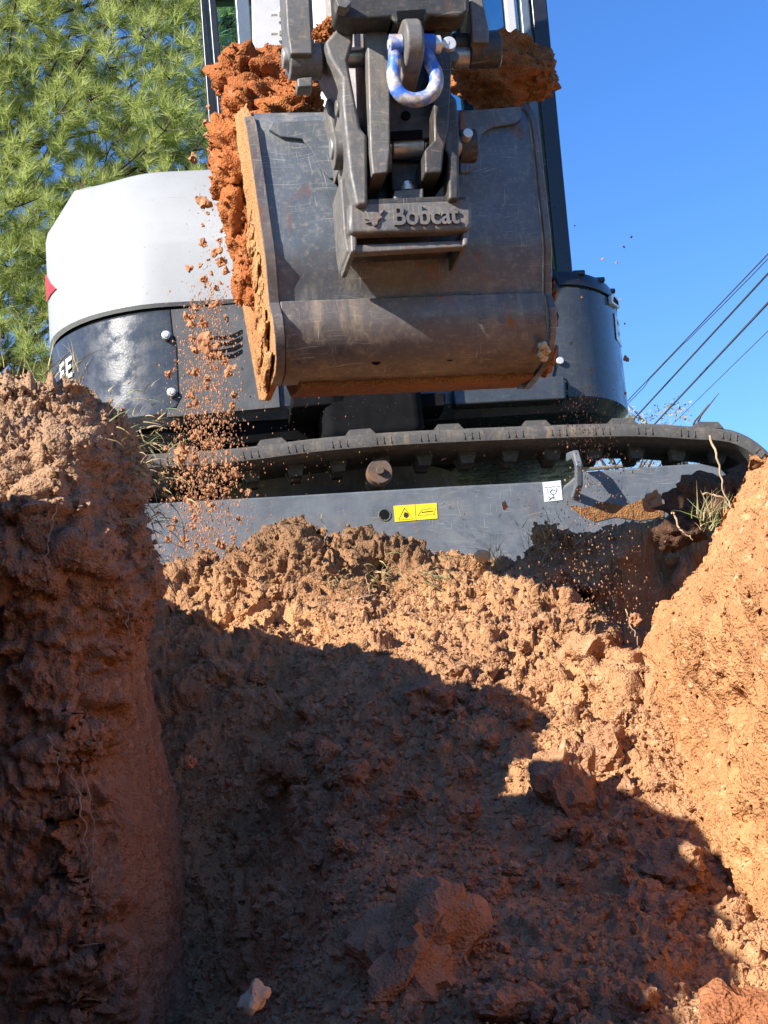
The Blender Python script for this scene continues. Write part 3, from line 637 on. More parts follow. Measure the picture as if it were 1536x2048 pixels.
rshell([(0, 0), (2.6, .012), (2.6, .026), (2.0, .036), (.6, .034), (0, .02)], M.L(1200, 642, -0.4)[2], 312, 6, m_wprint, 'hand_hold', rp, 0.012)
rshell([(.5, .010), (2.1, .016), (2.0, .026), (.8, .026)], M.L(1200, 642, -0.4)[2], 312, 6, m_deck_shade, 'hand_hold_recess', rp, 0.0125)
p = M.L(1120, 722, -0.665); b = MB(M); b.cyl((p[0], -0.66, p[2]), (p[0], -0.672, p[2]), 0.010, n=16); b.build('panel_screw', m_bolt, rp, M, bevel=0.002)
b = MB(M); b.tube([tuple(M.L(a, c, -0.662)) for a, c in [(1112, 690), (1110, 735), (1106, 752), (1112, 757), (1130, 757), (1134, 764), (1136, 800)]], 0.0022, 6); b.build('seam', m_deck_shade, rp, M)
# deck, swing bracket, lower plates; near-black colour stands in for the shade there
b = MB(M); b.loft([ring(left_plan(0.06, 0.05)[:-1]+right_plan(0.06)[:-1][0:0]+[(-0.1, 0.70)], ZL-0.05), ring(left_plan(0.03, 0.03)[:-1]+[(-0.1, 0.70)], ZL+0.002)]); b.box(-0.12, 0.12, -0.50, 0.70, ZL-0.05, ZL+0.3); b.build('deck', m_deck_shade, EX, M)
b = MB(M); b.box(-0.11, 0.06, -0.58, 0.70, ZL+0.02, ZRT); b.build('bulkhead', m_deck_shade, EX, M)
q = [(582, 790), (700, 778), (690, 812), (580, 822)]; b = MB(M); b.prism(xz(M, q, -0.78), -0.80, -0.55); b.build('swing_bracket', m_deck_shade, EX, M, bevel=0.008)
q = [(718, 806), (735, 796), (888, 788), (890, 816), (742, 828)]; b = MB(M); b.prism(xz(M, q, -0.74), -0.76, -0.55); b.build('lower_guard', m_deck_shade, EX, M, bevel=0.006)
q = [(905, 775), (1128, 752), (1130, 800), (908, 812)]; b = MB(M); b.prism(xz(M, q, -0.69), -0.70, -0.62); b.build('skirt_panel', m_panel, EX, M, bevel=0.006)
# ---- cab -----------------------------------------------------------
YC = -0.62; ZCT = 2.45
def post(pa, pb, w_, dpth, mat, name, par=None, ex=1.0):
    """upright from pixel pa (top, in frame) to pb (foot), carried on to the roof"""
    A = M.L(*pa, YC); F_ = M.L(*pb, YC); k = (ZCT-F_[2])/(A[2]-F_[2]); T = F_+(A-F_)*k
    b = MB(M); b.loft([[(F_[0]-w_/2, YC, F_[2]), (F_[0]+w_/2, YC, F_[2]), (F_[0]+w_/2, YC+dpth, F_[2]), (F_[0]-w_/2, YC+dpth, F_[2])], [(T[0]-w_/2, YC, T[2]), (T[0]+w_/2, YC, T[2]), (T[0]+w_/2, YC+dpth, T[2]), (T[0]-w_/2, YC+dpth, T[2])]])
    return b.build(name, mat, EX, M, bevel=0.006)
post((424, 0), (470, 560), 0.022, 0.05, m_cab, 'cab_pillar')
post((484, 0), (525, 560), 0.040, 0.06, m_pillar, 'cab_pillar')
post((1020, 0), (1070, 560), 0.030, 0.05, m_grey, 'cab_pillar')
post((1049, 0), (1098, 560), 0.028, 0.05, m_pillar, 'cab_pillar')
post((1078, 0), (1131, 560), 0.046, 0.06, m_cab, 'cab_pillar')
xa = M.L(470, 560, YC)[0]; xb = M.L(1131, 560, YC)[0]
b = MB(M); b.box(xa, xb, YC-0.02, 0.62, ZCT, ZCT+0.08); b.build('cab_roof', m_white, EX, M, bevel=0.03)
for x in (xa, xb): b = MB(M); b.box(x-0.025, x+0.025, 0.52, 0.58, ZRT-0.05, ZCT); b.build('cab_pillar', m_cab, EX, M, bevel=0.006)
def pane(name, V):
    b = MB(M); V = [np.array(v) for v in V]; n = np.cross(V[1]-V[0], V[2]-V[0]); n = n/np.linalg.norm(n)*0.005
    b.add(V+[v+n for v in V], [(0, 1, 2, 3), (7, 6, 5, 4), (0, 4, 5, 1), (1, 5, 6, 2), (2, 6, 7, 3), (3, 7, 4, 0)]); return b.build(name, m_glass, EX, M)
pane('windscreen', [(xa+0.02, YC+0.025, ZRT), (xb-0.02, YC+0.025, ZRT), (xb-0.08, YC+0.025, ZCT), (xa-0.07, YC+0.025, ZCT)])
pane('side_window', [(xb, YC+0.06, ZRT+0.02), (xb, 0.52, ZRT+0.02), (xb, 0.52, ZCT), (xb-0.01, YC+0.06, ZCT)])
pane('side_window', [(xa, YC+0.06, ZRT+0.1), (xa, 0.52, ZRT+0.1), (xa, 0.52, ZCT), (xa-0.01, YC+0.06, ZCT)])
pane('rear_window', [(xa+0.03, 0.55, ZRT+0.1), (xb-0.03, 0.55, ZRT+0.1), (xb-0.03, 0.55, ZCT), (xa+0.03, 0.55, ZCT)])
q = [(500, -140), (566, -140), (580, 190), (508, 200)]; b = MB(M); b.prism(xz(M, q, YC-0.03), YC-0.03, YC+0.02); wp = b.build('front_cover', m_grey, EX, M, bevel=0.006)
for a, c in ((563, 28), (563, 66)):
    p = M.L(a, c, YC-0.03); b = MB(M); b.cyl((p[0], YC-0.03, p[2]), (p[0], YC-0.06, p[2]), 0.010, n=6); b.cyl((p[0]-0.012, YC-0.05, p[2]-0.01), (p[0]-0.03, YC-0.05, p[2]-0.01), 0.006, n=10); b.build('cover_bolt', m_bolt, wp, M)
q = [(575, -140), (660, -140), (680, 160), (590, 170)]; b = MB(M); b.prism(xz(M, q, YC-0.01), YC-0.01, YC+0.02); b.build('inner_panel', m_cab, EX, M)
# ---- boom (behind the arm, up out of the picture) --------------------
xm = M.L(745, 400, -1.2)[0]
b = MB(M); b.prism([(-0.62, 0.85), (-0.82, 0.83), (-0.98, 1.2), (-1.22, 1.95), (-1.62, 2.55), (-1.52, 2.72), (-1.05, 2.15), (-0.72, 1.3)], xm-0.075, xm+0.075, 'x'); b.build('boom', m_boom, EX, M, bevel=0.015)
b = MB(M); b.box(xm-0.13, xm+0.13, -0.80, -0.55, 0.50, 0.80); b.build('swing_post', m_deck_shade, EX, M, bevel=0.03)

# ---- arm and linkage -------------------------------------------------
def PB(name, pts, y0, y1, mat, par=EX, yref=None, bev=0.004, fr=B):
    b = MB(fr); b.prism(xz(fr, pts, y0 if yref is None else yref), y0, y1); return b.build(name, mat, par, M, bevel=bev)
def CX(name, xa_, xb_, py, rp_, y, mat, par=EX, bev=0.003, n=32, fr=B):
    A = fr.L(xa_, py, y); C = fr.L(xb_, py, y); C = np.array([C[0], A[1], A[2]]); r = sz(fr, rp_, y)
    b = MB(fr); b.cyl(tuple(A), tuple(C), r, n=n); return b.build(name, mat, par, M, bevel=bev)
ARM0 = -0.175
arm = PB('arm', [(776, -700), (872, -700), (872, 276), (776, 282)], ARM0+0.045, -0.04, m_arm_shade)
PB('arm_flange', [(700, -700), (768, -700), (780, -60), (781, 300), (776, 345), (745, 349), (740, 300), (735, 100), (728, -60)], ARM0, -0.025, m_link_lit, arm)
PB('arm_flange', [(866, -60), (866, -700), (945, -700), (908, -60), (905, 100), (898, 250), (888, 300), (884, 345), (850, 347), (849, 300), (868, 280)], ARM0, -0.025, m_arm_shade, arm)
PB('cross_plate', [(668, -40), (938, -52), (938, 22), (916, 34), (856, 30), (850, 42), (790, 46), (782, 34), (700, 38), (672, 26)], ARM0-0.05, ARM0+0.01, m_arm_shade, arm, bev=0.008)
PB('cross_plate_slot', [(793, 22), (850, 18), (848, 38), (796, 42)], ARM0-0.0515, ARM0-0.03, m_deck_shade, arm, bev=0)
PB('arm_slot', [(781, 263), (845, 259), (845, 276), (781, 280)], ARM0+0.043, ARM0+0.06, m_deck_shade, arm, bev=0)
p = B.L(684, 13, ARM0-0.06); b = MB(B); b.cyl((p[0], ARM0-0.05, p[2]), (p[0], ARM0-0.08, p[2]), 0.014, n=6); b.build('hex_bolt', m_link_lit, arm, M, bevel=0.002)
CX('arm_boss', 744, 780, 320, 29, -0.10, m_link_lit, arm); CX('arm_boss', 850, 887, 315, 29, -0.10, m_arm_shade, arm)
CX('coupler_pin', 660, 952, 298, 21, -0.10, m_pin)
CX('pin_sleeve', 782, 846, 296, 23, -0.105, m_pin, arm)
p = B.L(812, 230, ARM0+0.04); b = MB(B); b.cyl((p[0], ARM0+0.04, p[2]), (p[0], ARM0+0.05, p[2]), 0.008, n=16); b.build('grease_point', m_deck_shade, arm, M)
# lifting eye
xe0 = B.L(802, 100, -0.22)[0]; xe1 = B.L(838, 100, -0.22)[0]; ez = B.L(820, 98, -0.22)[2]; ztop_ = B.L(820, 52, -0.22)[2]; zbot = B.L(820, 172, -0.20)[2]
YE = -0.235; er = ztop_-ez
b = MB(B); b.prism([(-0.12, ztop_), (YE, ztop_)] + [(YE+er*math.cos(RAD(t)), ez+er*math.sin(RAD(t))) for t in range(105, 256, 15)] + [(YE+0.02, ez-er*1.05), (-0.12, zbot)], xe0, xe1, 'x'); b.build('lifting_eye', m_link_lit, arm, M, bevel=0.006)
# left linkage
PB('tipping_link', [(560, -200), (610, -200), (626, 108), (581, 108), (574, 60)], -0.16, -0.07, m_link_lit)
CX('link_boss', 577, 641, 124, 37, -0.115, m_link_lit); CX('link_pin', 564, 1001, 117, 21, -0.115, m_pin)
CX('link_sleeve', 640, 682, 112, 26, -0.115, m_arm_shade)
PB('link_lug', [(594, 155), (626, 152), (626, 173), (595, 175)], -0.135, -0.10, m_link_lit)
ear = PB('coupler_ear', [(673, 56), (700, 54), (707, 66), (706, 86), (696, 120), (722, 256), (735, 268), (736, 410), (712, 411), (698, 343), (684, 205), (683, 155), (657, 112), (649, 84)], -0.165, -0.035, m_link_lit, bev=0.007)
CX('ear_boss', 665, 708, 302, 38, -0.10, m_link_lit, ear); CX('ear_boss', 671, 700, 217, 17, -0.12, m_link_lit, ear)
PB('ear_foot', [(652, 198), (668, 192), (684, 210), (690, 330), (676, 345), (664, 260)], -0.06, 0.0, m_link_lit, ear)
rear = PB('coupler_ear', [(880, 60), (894, 60), (902, 186), (914, 196), (919, 262), (919, 398), (897, 400), (896, 310), (889, 298), (886, 200)], -0.165, -0.035, m_arm_shade, bev=0.006)
CX('ear_boss', 915, 951, 293, 34, -0.09, m_arm_shade, rear)
p = B.L(934, 270, -0.13); b = MB(B); b.cyl((p[0], -0.11, p[2]), (p[0], -0.14, p[2]), 0.009, n=16); b.build('keeper_bolt', m_bolt, rear, M, bevel=0.002)
PB('tipping_link', [(925, -200), (978, -200), (967, 0), (979, 60), (978, 85), (944, 84), (939, 0)], -0.16, -0.07, m_link_lit)
CX('link_boss', 935, 997, 101, 37, -0.115, m_arm_shade); CX('link_sleeve', 905, 937, 88, 22, -0.115, m_arm_shade)
p = B.L(906, 117, -0.14); b = MB(B); b.cyl((p[0], -0.12, p[2]), (p[0], -0.15, p[2]), 0.010, n=12); b.build('keeper_bolt', m_link_lit, EX, M, bevel=0.003)
# coupler
cpl = PB('coupler', [(700, 402), (938, 394), (944, 404), (944, 448), (938, 460), (702, 467), (697, 458), (697, 410)], -0.150, -0.118, m_link_lit, bev=0.012)
PB('coupler_end_plate', [(680, 356), (697, 352), (702, 400), (703, 506), (694, 504), (688, 470)], -0.115, -0.002, m_link_lit, cpl, bev=0.004)
PB('coupler_lip', [(700, 489), (936, 479), (934, 494), (704, 507)], -0.130, -0.108, m_link_lit, cpl)
PB('coupler_cheek', [(700, 455), (714, 455), (714, 502), (702, 505)], -0.138, -0.005, m_link_lit, cpl); PB('coupler_cheek', [(925, 450), (940, 448), (936, 490), (926, 492)], -0.138, -0.005, m_link_lit, cpl)
PB('coupler_web', [(706, 400), (934, 392), (934, 496), (706, 508)], -0.055, -0.004, m_arm_shade, cpl)
PB('coupler_floor', [(734, 398), (918, 391), (918, 402), (734, 409)], -0.150, -0.003, m_arm_shade, cpl, bev=0.002)
PB('coupler_back', [(734, 330), (918, 322), (918, 396), (734, 402)], -0.040, -0.003, m_arm_shade, cpl)
PB('wedge_tongue', [(781, 322), (846, 318), (846, 378), (784, 382)], -0.085, -0.03, m_arm_shade, cpl)
PB('wedge_block', [(788, 380), (848, 375), (848, 398), (788, 403)], -0.140, -0.05, m_link_lit, cpl)
PB('gusset', [(868, 394), (900, 350), (900, 396)], -0.12, -0.04, m_link_lit, cpl)
p = B.L(816, 377, -0.12); b = MB(B); b.cyl((p[0], -0.115, p[2]-0.003), (p[0], -0.115, p[2]+0.007), 0.011, n=20); b.cyl((p[0], -0.115, p[2]+0.007), (p[0], -0.115, p[2]+0.014), 0.008, n=6); b.build('wedge_bolt', m_bolt, cpl, M, bevel=0.001)
# raised lettering and emblem on the coupler
def text_mesh(s, size, ext, bold=0.0):
    cu = bpy.data.curves.new('t', 'FONT'); cu.body = s; cu.size = size; cu.extrude = ext; cu.offset = bold; cu.bevel_depth = 0.0
    ob = bpy.data.objects.new('t', cu); COL.objects.link(ob); dg = bpy.context.evaluated_depsgraph_get(); dg.update()
    me = bpy.data.meshes.new_from_object(ob.evaluated_get(dg)); bpy.data.objects.remove(ob); bpy.data.curves.remove(cu)
    n = len(me.vertices); V = np.zeros(n*3, np.float32); me.vertices.foreach_get('co', V); V = V.reshape(-1, 3); Fc = [tuple(p.vertices) for p in me.polygons]; bpy.data.meshes.remove(me); return V, Fc
V, Fc = text_mesh('Bobcat', 1.0, 0.06, 0.019)
mn = V[:, :2].min(0); mx = V[:, :2].max(0)
a0 = B.L(788, 453, -0.15); a1 = B.L(918, 447, -0.15); zA = B.L(788, 413, -0.15)[2]
u = (V[:, 0]-mn[0])/(mx[0]-mn[0]); v_ = (V[:, 1]-mn[1])/(mx[1]-mn[1])
P3 = np.stack([a0[0]+u*(a1[0]-a0[0]), np.where(V[:, 2] > 0, -0.1560, -0.145), a0[2]+v_*(zA-a0[2])], -1)
b = MB(B); b.add(P3, Fc); b.build('brand_lettering', m_link_lit, cpl, M)
head = [(735, 424), (727, 418), (733, 428), (738, 436), (729, 437), (740, 441), (731, 446), (743, 445), (748, 452), (755, 449), (757, 440), (766, 434), (761, 430), (770, 418), (757, 425), (746, 423)]
PB('cat_emblem', head, -0.1545, -0.145, m_link_lit, cpl, bev=0.001)

# ---- bucket ----------------------------------------------------------
bx0 = B.L(508, 260, 0)[0]; bx1 = B.L(1078, 400, 0)[0]
def zb_(py, y, px=800): return B.L(px, py, y)[2]
prof = [(0.055, zb_(222, 0.055)), (0.02, zb_(232, 0.02)), (0.004, zb_(250, 0.004)), (0.0, zb_(300, 0)), (0.0, zb_(470, 0)), (0.004, zb_(510, 0.004)), (0.020, zb_(545, 0.02)), (0.040, zb_(600, 0.04))]
wear = [(0.024, zb_(594, 0.024)), (0.024, zb_(600, 0.024)), (0.022, zb_(630, 0.022)), (0.032, zb_(670, 0.032)), (0.062, zb_(712, 0.062)), (0.105, zb_(742, 0.105)), (0.165, zb_(762, 0.165))]
EDGE = (0.30, zb_(768, 0.30)); 
def taper(mb):
    z1_ = prof[0][1]; mb.v = [(x+0.062*max(0, z1_-z)*(bx1-x)/(bx1-bx0), y, z) for x, y, z in mb.v]; return mb
def sheet(pr, x0_, x1_, th, nsub=1):
    P2 = [Vector(p) for p in pr]; n = len(P2); inner = []
    for i in range(n):
        t = (P2[min(i+1, n-1)]-P2[max(i-1, 0)]).normalized(); inner.append(P2[i]+Vector((-t.y, t.x))*th)
    return [tuple(p) for p in P2]+[tuple(p) for p in inner[::-1]]
BK = MB(B); BK.prism(sheet(prof, bx0, bx1, 0.010), bx0+0.002, bx1-0.002, 'x'); taper(BK); bucket = BK.build('bucket', m_bucket, EX, M, ang=50)
b = MB(B); b.prism(sheet(wear, bx0, bx1, 0.014), bx0+0.003, bx1-0.003, 'x'); taper(b); wearp = b.build('wear_plate', m_wear, bucket, M, ang=50, bevel=0.002)
xc0, xc1 = bx0+0.035, bx1-0.003
b = MB(B); b.prism([(0.150, wear[-1][1]+0.006), (0.152, wear[-1][1]-0.010), (EDGE[0], EDGE[1]-0.018), (EDGE[0]+0.05, EDGE[1]+0.02), (0.20, wear[-1][1]+0.03)], xc0, xc1, 'x'); taper(b); b.build('cutting_edge', m_edge, bucket, M, bevel=0.003)
for a, c in ((752, 721), (900, 713)):
    p = B.L(a, c, 0.075); b = MB(B); d = Vector((0, -0.70, -0.71)); c0 = Vector((p[0], 0.075, p[2])); b.cyl(c0+d*0.0012-Vector((0, 0, 0)), c0-d*0.02, 0.009, n=20); b.build('bolt_hole', m_deck_shade, bucket, M)
# side plates: proud of the back, flaring towards the mouth
def side_plate(x, sgn, flare, name):
    back = [(p[0]-0.008, p[1]) for p in prof[1:]]+[(p[0]-0.012, p[1]) for p in wear[2:]]
    poly = [(0.05, prof[0][1]+0.008)]+back+[(EDGE[0]-0.03, EDGE[1]-0.030), (EDGE[0]+0.04, EDGE[1]-0.01), (0.40, zb_(560, 0.40)), (0.36, zb_(380, 0.36)), (0.20, zb_(230, 0.20))]
    n = len(poly); V = []
    for e in (0.0, 0.014): V += [(x+sgn*(e+flare*q[0]), q[0], q[1]) for q in poly]
    b = MB(B); b.add(V, [tuple(range(n)), tuple(range(2*n-1, n-1, -1))]+[(i, i+n, (i+1) % n+n, (i+1) % n) for i in range(n)])
    taper(b); return b.build(name, m_caked if sgn < 0 else m_wear, bucket, M, bevel=0.003)
def side_rim(x):
    back = [(p[0]-0.0095, p[1]) for p in prof[1:]]+[(p[0]-0.0135, p[1]) for p in wear[2:]]
    V = [(x+e, y+d, z) for d in (0.0, 0.013) for e in (-0.0155, 0.0012) for y, z in back]; n = len(back); Fc = []
    for k in range(n-1): Fc += [(k, k+1, n+k+1, n+k), (2*n+k, 3*n+k, 3*n+k+1, 2*n+k+1), (k, 2*n+k, 2*n+k+1, k+1), (n+k, n+k+1, 3*n+k+1, 3*n+k)]
    b = MB(B); b.add(V, Fc); taper(b); b.build('side_rim', m_wear, bucket, M, ang=50)
side_rim(bx0)
side_plate(bx0, -1, 0.03, 'side_plate'); side_plate(bx1, 1, 0.03, 'side_plate')
# welded-on pads that carry the coupler
PB('weld_pad', [(537, 258), (560, 272), (605, 278), (622, 298), (640, 335), (660, 356), (690, 360), (690, 236), (545, 244)], -0.006, 0.004, m_bucket, bucket, bev=0.002)
PB('weld_pad', [(920, 222), (1040, 212), (1044, 236), (1030, 246), (985, 254), (965, 266), (955, 290), (955, 330), (940, 345), (920, 345)], -0.006, 0.004, m_bucket, bucket, bev=0.002)
b = MB(B); b.tube([tuple(B.L(x, y, -0.004)) for x, y in ((662, 230), (668, 262), (672, 330), (690, 362), (686, 420), (690, 500))], 0.005, 8); b.build('weld_bead', m_link_lit, bucket, M)

# ---- shackle hanging in the lifting eye -------------------------------
SH = empty('bow_shackle', tuple(B.W((0, -0.235, 0)))); tag(SH, 'worn blue bow shackle hanging from the lifting eye on the arm', 'shackle'); SHF = Frame(SH.location, 0)
bow = [(790, 78), (789, 100), (790, 125), (786, 148), (789, 172), (801, 191), (822, 201), (846, 199), (865, 187), (874, 166), (872, 146), (862, 128), (855, 112), (854, 92), (855, 76)]
pb = np.array([B.L(a, c, -0.235) for a, c in bow]); 
tt = np.linspace(0, len(pb)-1, 60); pb = np.stack([np.interp(tt, range(len(pb)), pb[:, k]) for k in range(3)], -1)
for _ in range(3): pb[1:-1] = pb[1:-1]*0.5+(pb[:-2]+pb[2:])*0.25
b = MB(B); b.tube([tuple(q) for q in pb], [0.0105+0.002*math.sin(math.pi*k/59) for k in range(60)], 14)
for q in (pb[0], pb[-1]): b.cyl((q[0]-0.010, q[1], ez), (q[0]+0.010, q[1], ez), 0.0175, n=20)
b.build('bow', m_shackle, SH, SHF, ang=50)
b = MB(B); xa_ = B.L(776, 95, -0.235)[0]; xb2 = B.L(872, 95, -0.235)[0]; xe = B.L(912, 92, -0.235)[0]
b.cyl((xa_, -0.235, ez), (xb2, -0.235, ez), 0.009, n=20); b.cyl((xb2-0.004, -0.235, ez), (xb2+0.008, -0.235, ez), 0.015, n=20); b.cyl((xb2+0.008, -0.235, ez), (xe-0.012, -0.235, ez), 0.0075, n=16); b.cyl((xe-0.012, -0.241, ez), (xe-0.012, -0.229, ez), 0.012, n=20)
b.build('shackle_pin', m_bolt, SH, SHF, bevel=0.0015)

# ================================================================== SOIL, ROCKS, PLANTS
def ico(sub):
    bm = bmesh.new(); bmesh.ops.create_icosphere(bm, subdivisions=sub, radius=1.0)
    V = np.array([v.co[:] for v in bm.verts]); Fc = np.array([[v.index for v in f.verts] for f in bm.faces]); bm.free(); return V, Fc
ICO = {k: ico(k) for k in (1, 2, 3, 4, 5)}
def rock_pts(sub, seed, cuts=9, rough=0.10, crumb=0.0):
    V, Fc = ICO[sub]; rng = np.random.default_rng(seed); P = V*np.array([1, 1, 1.0])
    for k in range(cuts):
        n = rng.normal(size=3); n /= np.linalg.norm(n); d = rng.uniform(0.45, 0.85); e = np.clip(P@n-d, 0, None); P = P-np.outer(e*0.93, n)
    N = V
    P = P+N*(fbm(P+seed*3.1, 1.6, 4, seed)*rough)[:, None]
    if crumb: P = P+N*(facets(P+seed, 1.7, crumb*1.1, seed+21)+facets(P+seed, 4.5, crumb*0.55, seed+23)+facets(P+seed, 11, crumb*0.25, seed+25)+0.6*(clods(P+seed, 3.2, crumb, seed+5, 0.5)+clods(P+seed, 8, crumb*0.45, seed+9, 0.5)+clods(P+seed, 18, crumb*0.2, seed+13, 0.5)))[:, None]
    return P, Fc
def rock_mesh(sub, seed, mat, **k):
    P, Fc = rock_pts(sub, seed, **k); me = mesh_np('rock', P, Fc, smooth=True); me.materials.append(mat); me.set_sharp_from_angle(angle=RAD(38)); return me
def place(name, me, loc, scale, rot=None):
    o = bpy.data.objects.new(name, me); COL.objects.link(o); o.location = tuple(loc); o.scale = (scale,)*3 if np.isscalar(scale) else tuple(scale)
    o.rotation_euler = rot if rot is not None else tuple(RNG.uniform(0, 6.28, 3)); return o
# ---- load of soil in the bucket
def lumps(name, specs, mat, fr, sub=4, crumb=0.16, seed0=300, smooth=True):
    Vs = []; Fs = []; n = 0
    for i, (px, py, yb, rx, rz, ry) in enumerate(specs):
        P, Fc = rock_pts(sub, seed0+i, cuts=5, rough=0.20, crumb=crumb)
        c = fr.L(px, py, yb); k = sz(fr, 1.0, yb); a = RNG.uniform(0, 6.28)
        P = P@np.array([[math.cos(a), math.sin(a), 0], [-math.sin(a), math.cos(a), 0], [0, 0, 1]])
        P = P*np.array([rx*k, ry*k, rz*k])+c; Vs.append(fr.W(P)); Fs.append(Fc+n); n += len(P)
    return link(name, mesh_np(name, np.concatenate(Vs), np.concatenate(Fs)), mat)
sp = [(478, 150, .20, 52, 52, 50), (540, 145, .22, 62, 46, 60), (600, 155, .22, 56, 48, 60), (480, 222, .20, 60, 58, 60), (545, 205, .18, 66, 52, 60), (612, 205, .18, 50, 44, 60), (580, 235, .16, 80, 32, 50), (474, 290, .20, 54, 60, 60), (478, 360, .20, 54, 62, 60), (486, 430, .20, 48, 62, 60), (494, 500, .20, 40, 60, 60), (500, 560, .19, 30, 56, 60), (650, 62, .10, 30, 22, 30), (672, 52, .10, 20, 14, 24)]
LOADN = len(sp)
LOAD = lumps('soil_load', sp, m_load, B, 4, 0.20); tag(LOAD, 'crumbly orange clay heaped over the left side of the bucket', 'soil')
sp = [(1000, 160, .12, 110, 52, 80), (1005, 128, .15, 92, 70, 80), (1075, 150, .14, 62, 58, 70), (1062, 158, .13, 66, 44, 70), (960, 130, .12, 60, 52, 70), (1020, 108, .16, 55, 38, 60)]
Vs = lumps('clay_slab', sp, m_slab, B, 5, 0.13, 340); tag(Vs, 'brown clay slab lying on the top right corner of the bucket', 'clay slab')
sp = [(1101, 585, .10, 9, 22, 40), (1104, 630, .11, 10, 30, 40), (1100, 672, .12, 9, 24, 40), (1102, 712, .14, 12, 24, 40), (1090, 736, .16, 14, 14, 30)]
tag(lumps('stuck_soil', sp, m_load, B, 3, 0.15, 360), 'orange soil stuck along the right edge of the bucket', 'soil')
sp = [(1085, 692, .035, 9, 8, 12), (1083, 706, .05, 8, 9, 12), (1092, 700, .045, 8, 9, 12), (1088, 718, .06, 8, 6, 12)]
tag(lumps('dried_mud', sp, m_pebble, B, 3, 0.2, 380), 'small pale dried mud crust at the lower right bucket corner', 'mud')

sp = [(488+0.088*(y-240)+RNG.uniform(-4, 4), y, .16, RNG.uniform(9, 15), RNG.uniform(22, 38), 90) for y in range(262, 770, 30)]
tag(lumps('caked_soil', sp, m_caked, B, 4, 0.14, 420), 'thick crust of tan clay caked on the left side plate of the bucket', 'soil')
# ---- rocks and clods on the ramp
variants = [rock_mesh(4, 400+i, m_rock, cuts=8, rough=0.16, crumb=0.16) for i in range(7)]
def rest(px, py, dz=0.0):
    return floor_hit(px, py)+np.array([0, 0, dz])
named = [(838, 1915, 140, 128, 'large flat-faced brown rock at the bottom of the shaded trench floor'),
         (1135, 1560, 48, 82, 'upright grey-brown slab half in sun on the right of the ramp'),
         (868, 1392, 58, 40, 'orange clod lit by the sun at the shadow edge in mid ramp'),
         (925, 1812, 48, 36, 'dark red clod just above right of the large rock'),
         (1003, 1785, 28, 30, 'small square-edged clod right of the dark red clod'),
         (1040, 2005, 78, 40, 'long low brown rock right of the large rock at picture bottom'),
         (1140, 1990, 42, 36, 'blocky brown clod near the bottom centre right'),
         (1265, 2010, 50, 45, 'crumbly dark brown clod near the bottom right'),
         (1350, 1720, 62, 44, 'big dark clod in shade against the right trench wall'),
         (1290, 1800, 40, 36, 'rounded brown clod below the big dark clod'),
         (1335, 1812, 34, 32, 'rounded grey-brown clod leaning on the right trench wall'),
         (1230, 1490, 60, 42, 'sunlit clay lump with dark crevices beside the right wall'),
         (1180, 1300, 62, 42, 'smooth sunlit clay lump below the dark hollow'),
         (712, 1215, 42, 36, 'pointed sunlit clod below the grass overhang'),
         (605, 1490, 26, 22, 'small reddish stone in the middle of the shaded ramp'),
         (655, 1508, 24, 30, 'small upright grey stone in the middle of the shaded ramp'),
         (672, 1690, 22, 16, 'small flat grey stone alone on the shaded floor'),
         (705, 1545, 40, 30, 'reddish block of clay on the shaded ramp'),
         (980, 1400, 40, 30, 'orange clay block in full sun in mid ramp'),
         (1085, 1375, 22, 28, 'small tilted red brick-like clod in full sun'),
         (905, 1335, 60, 34, 'wide sunlit clod upper middle of the ramp')]
for i, (px, py, rx, rz, lab) in enumerate(named):
    p = rest(px, py+rz*0.5); k = p[1]/F_PX/math.cos(PITCH)
    o = place('rock', variants[i % 7], p+np.array([0, rx*k*0.3, rz*k*0.35]), (rx*k*1.12, (rx+rz)*0.5*k, rz*k*1.12), (0, RAD((-12, 8, 0, 15, -6)[i % 5]), RAD(40*i)))
    tag(o, lab, 'rock', 'rocks on the ramp')
p = at(1490, 2040, 1.62); o = place('rock', rock_mesh(4, 777, m_slab, cuts=8, rough=0.2, crumb=0.12), p, (0.055, 0.05, 0.036), (0, RAD(-20), 1)); tag(o, 'reddish clod, its shade put into the colour, close by in the bottom right corner', 'rock', 'rocks on the ramp')  # darker slab soil stands in for the shade on this clod
# many smaller clods one can still pick out, each told by the rock it lies beside
used = set()
for i in range(420):
    px = RNG.uniform(400, 1330); py = RNG.uniform(1180, 2040); r = RNG.uniform(7, 20)*(1 if py < 1650 else 1.25)
    p = rest(px, py); k = p[1]/F_PX
    if p[0] > 0.40 or p[0] < -0.33: continue
    dist = sorted((math.hypot(px-n_[0], py-n_[1]), n_) for n_ in named)
    dd, n_ = dist[0]; dx, dy = px-n_[0], py-n_[1]
    where = ('right of' if dx > 0 else 'left of') if abs(dx) > abs(dy) else ('below' if dy > 0 else 'above')
    how = 'just' if dd < 110 else 'some way'
    lab = ('larger clod ' if r > 13.5 else 'small clod ')+how+' '+where+' the '+' '.join(n_[4].split()[:9])
    if lab in used: continue
    used.add(lab)
    o = place('clod', variants[int(RNG.integers(7))], p+np.array([0, 0, r*k*0.25]), tuple(r*k*RNG.uniform(0.75, 1.25, 3)))
    tag(o, lab, 'clod', 'clods on the ramp')
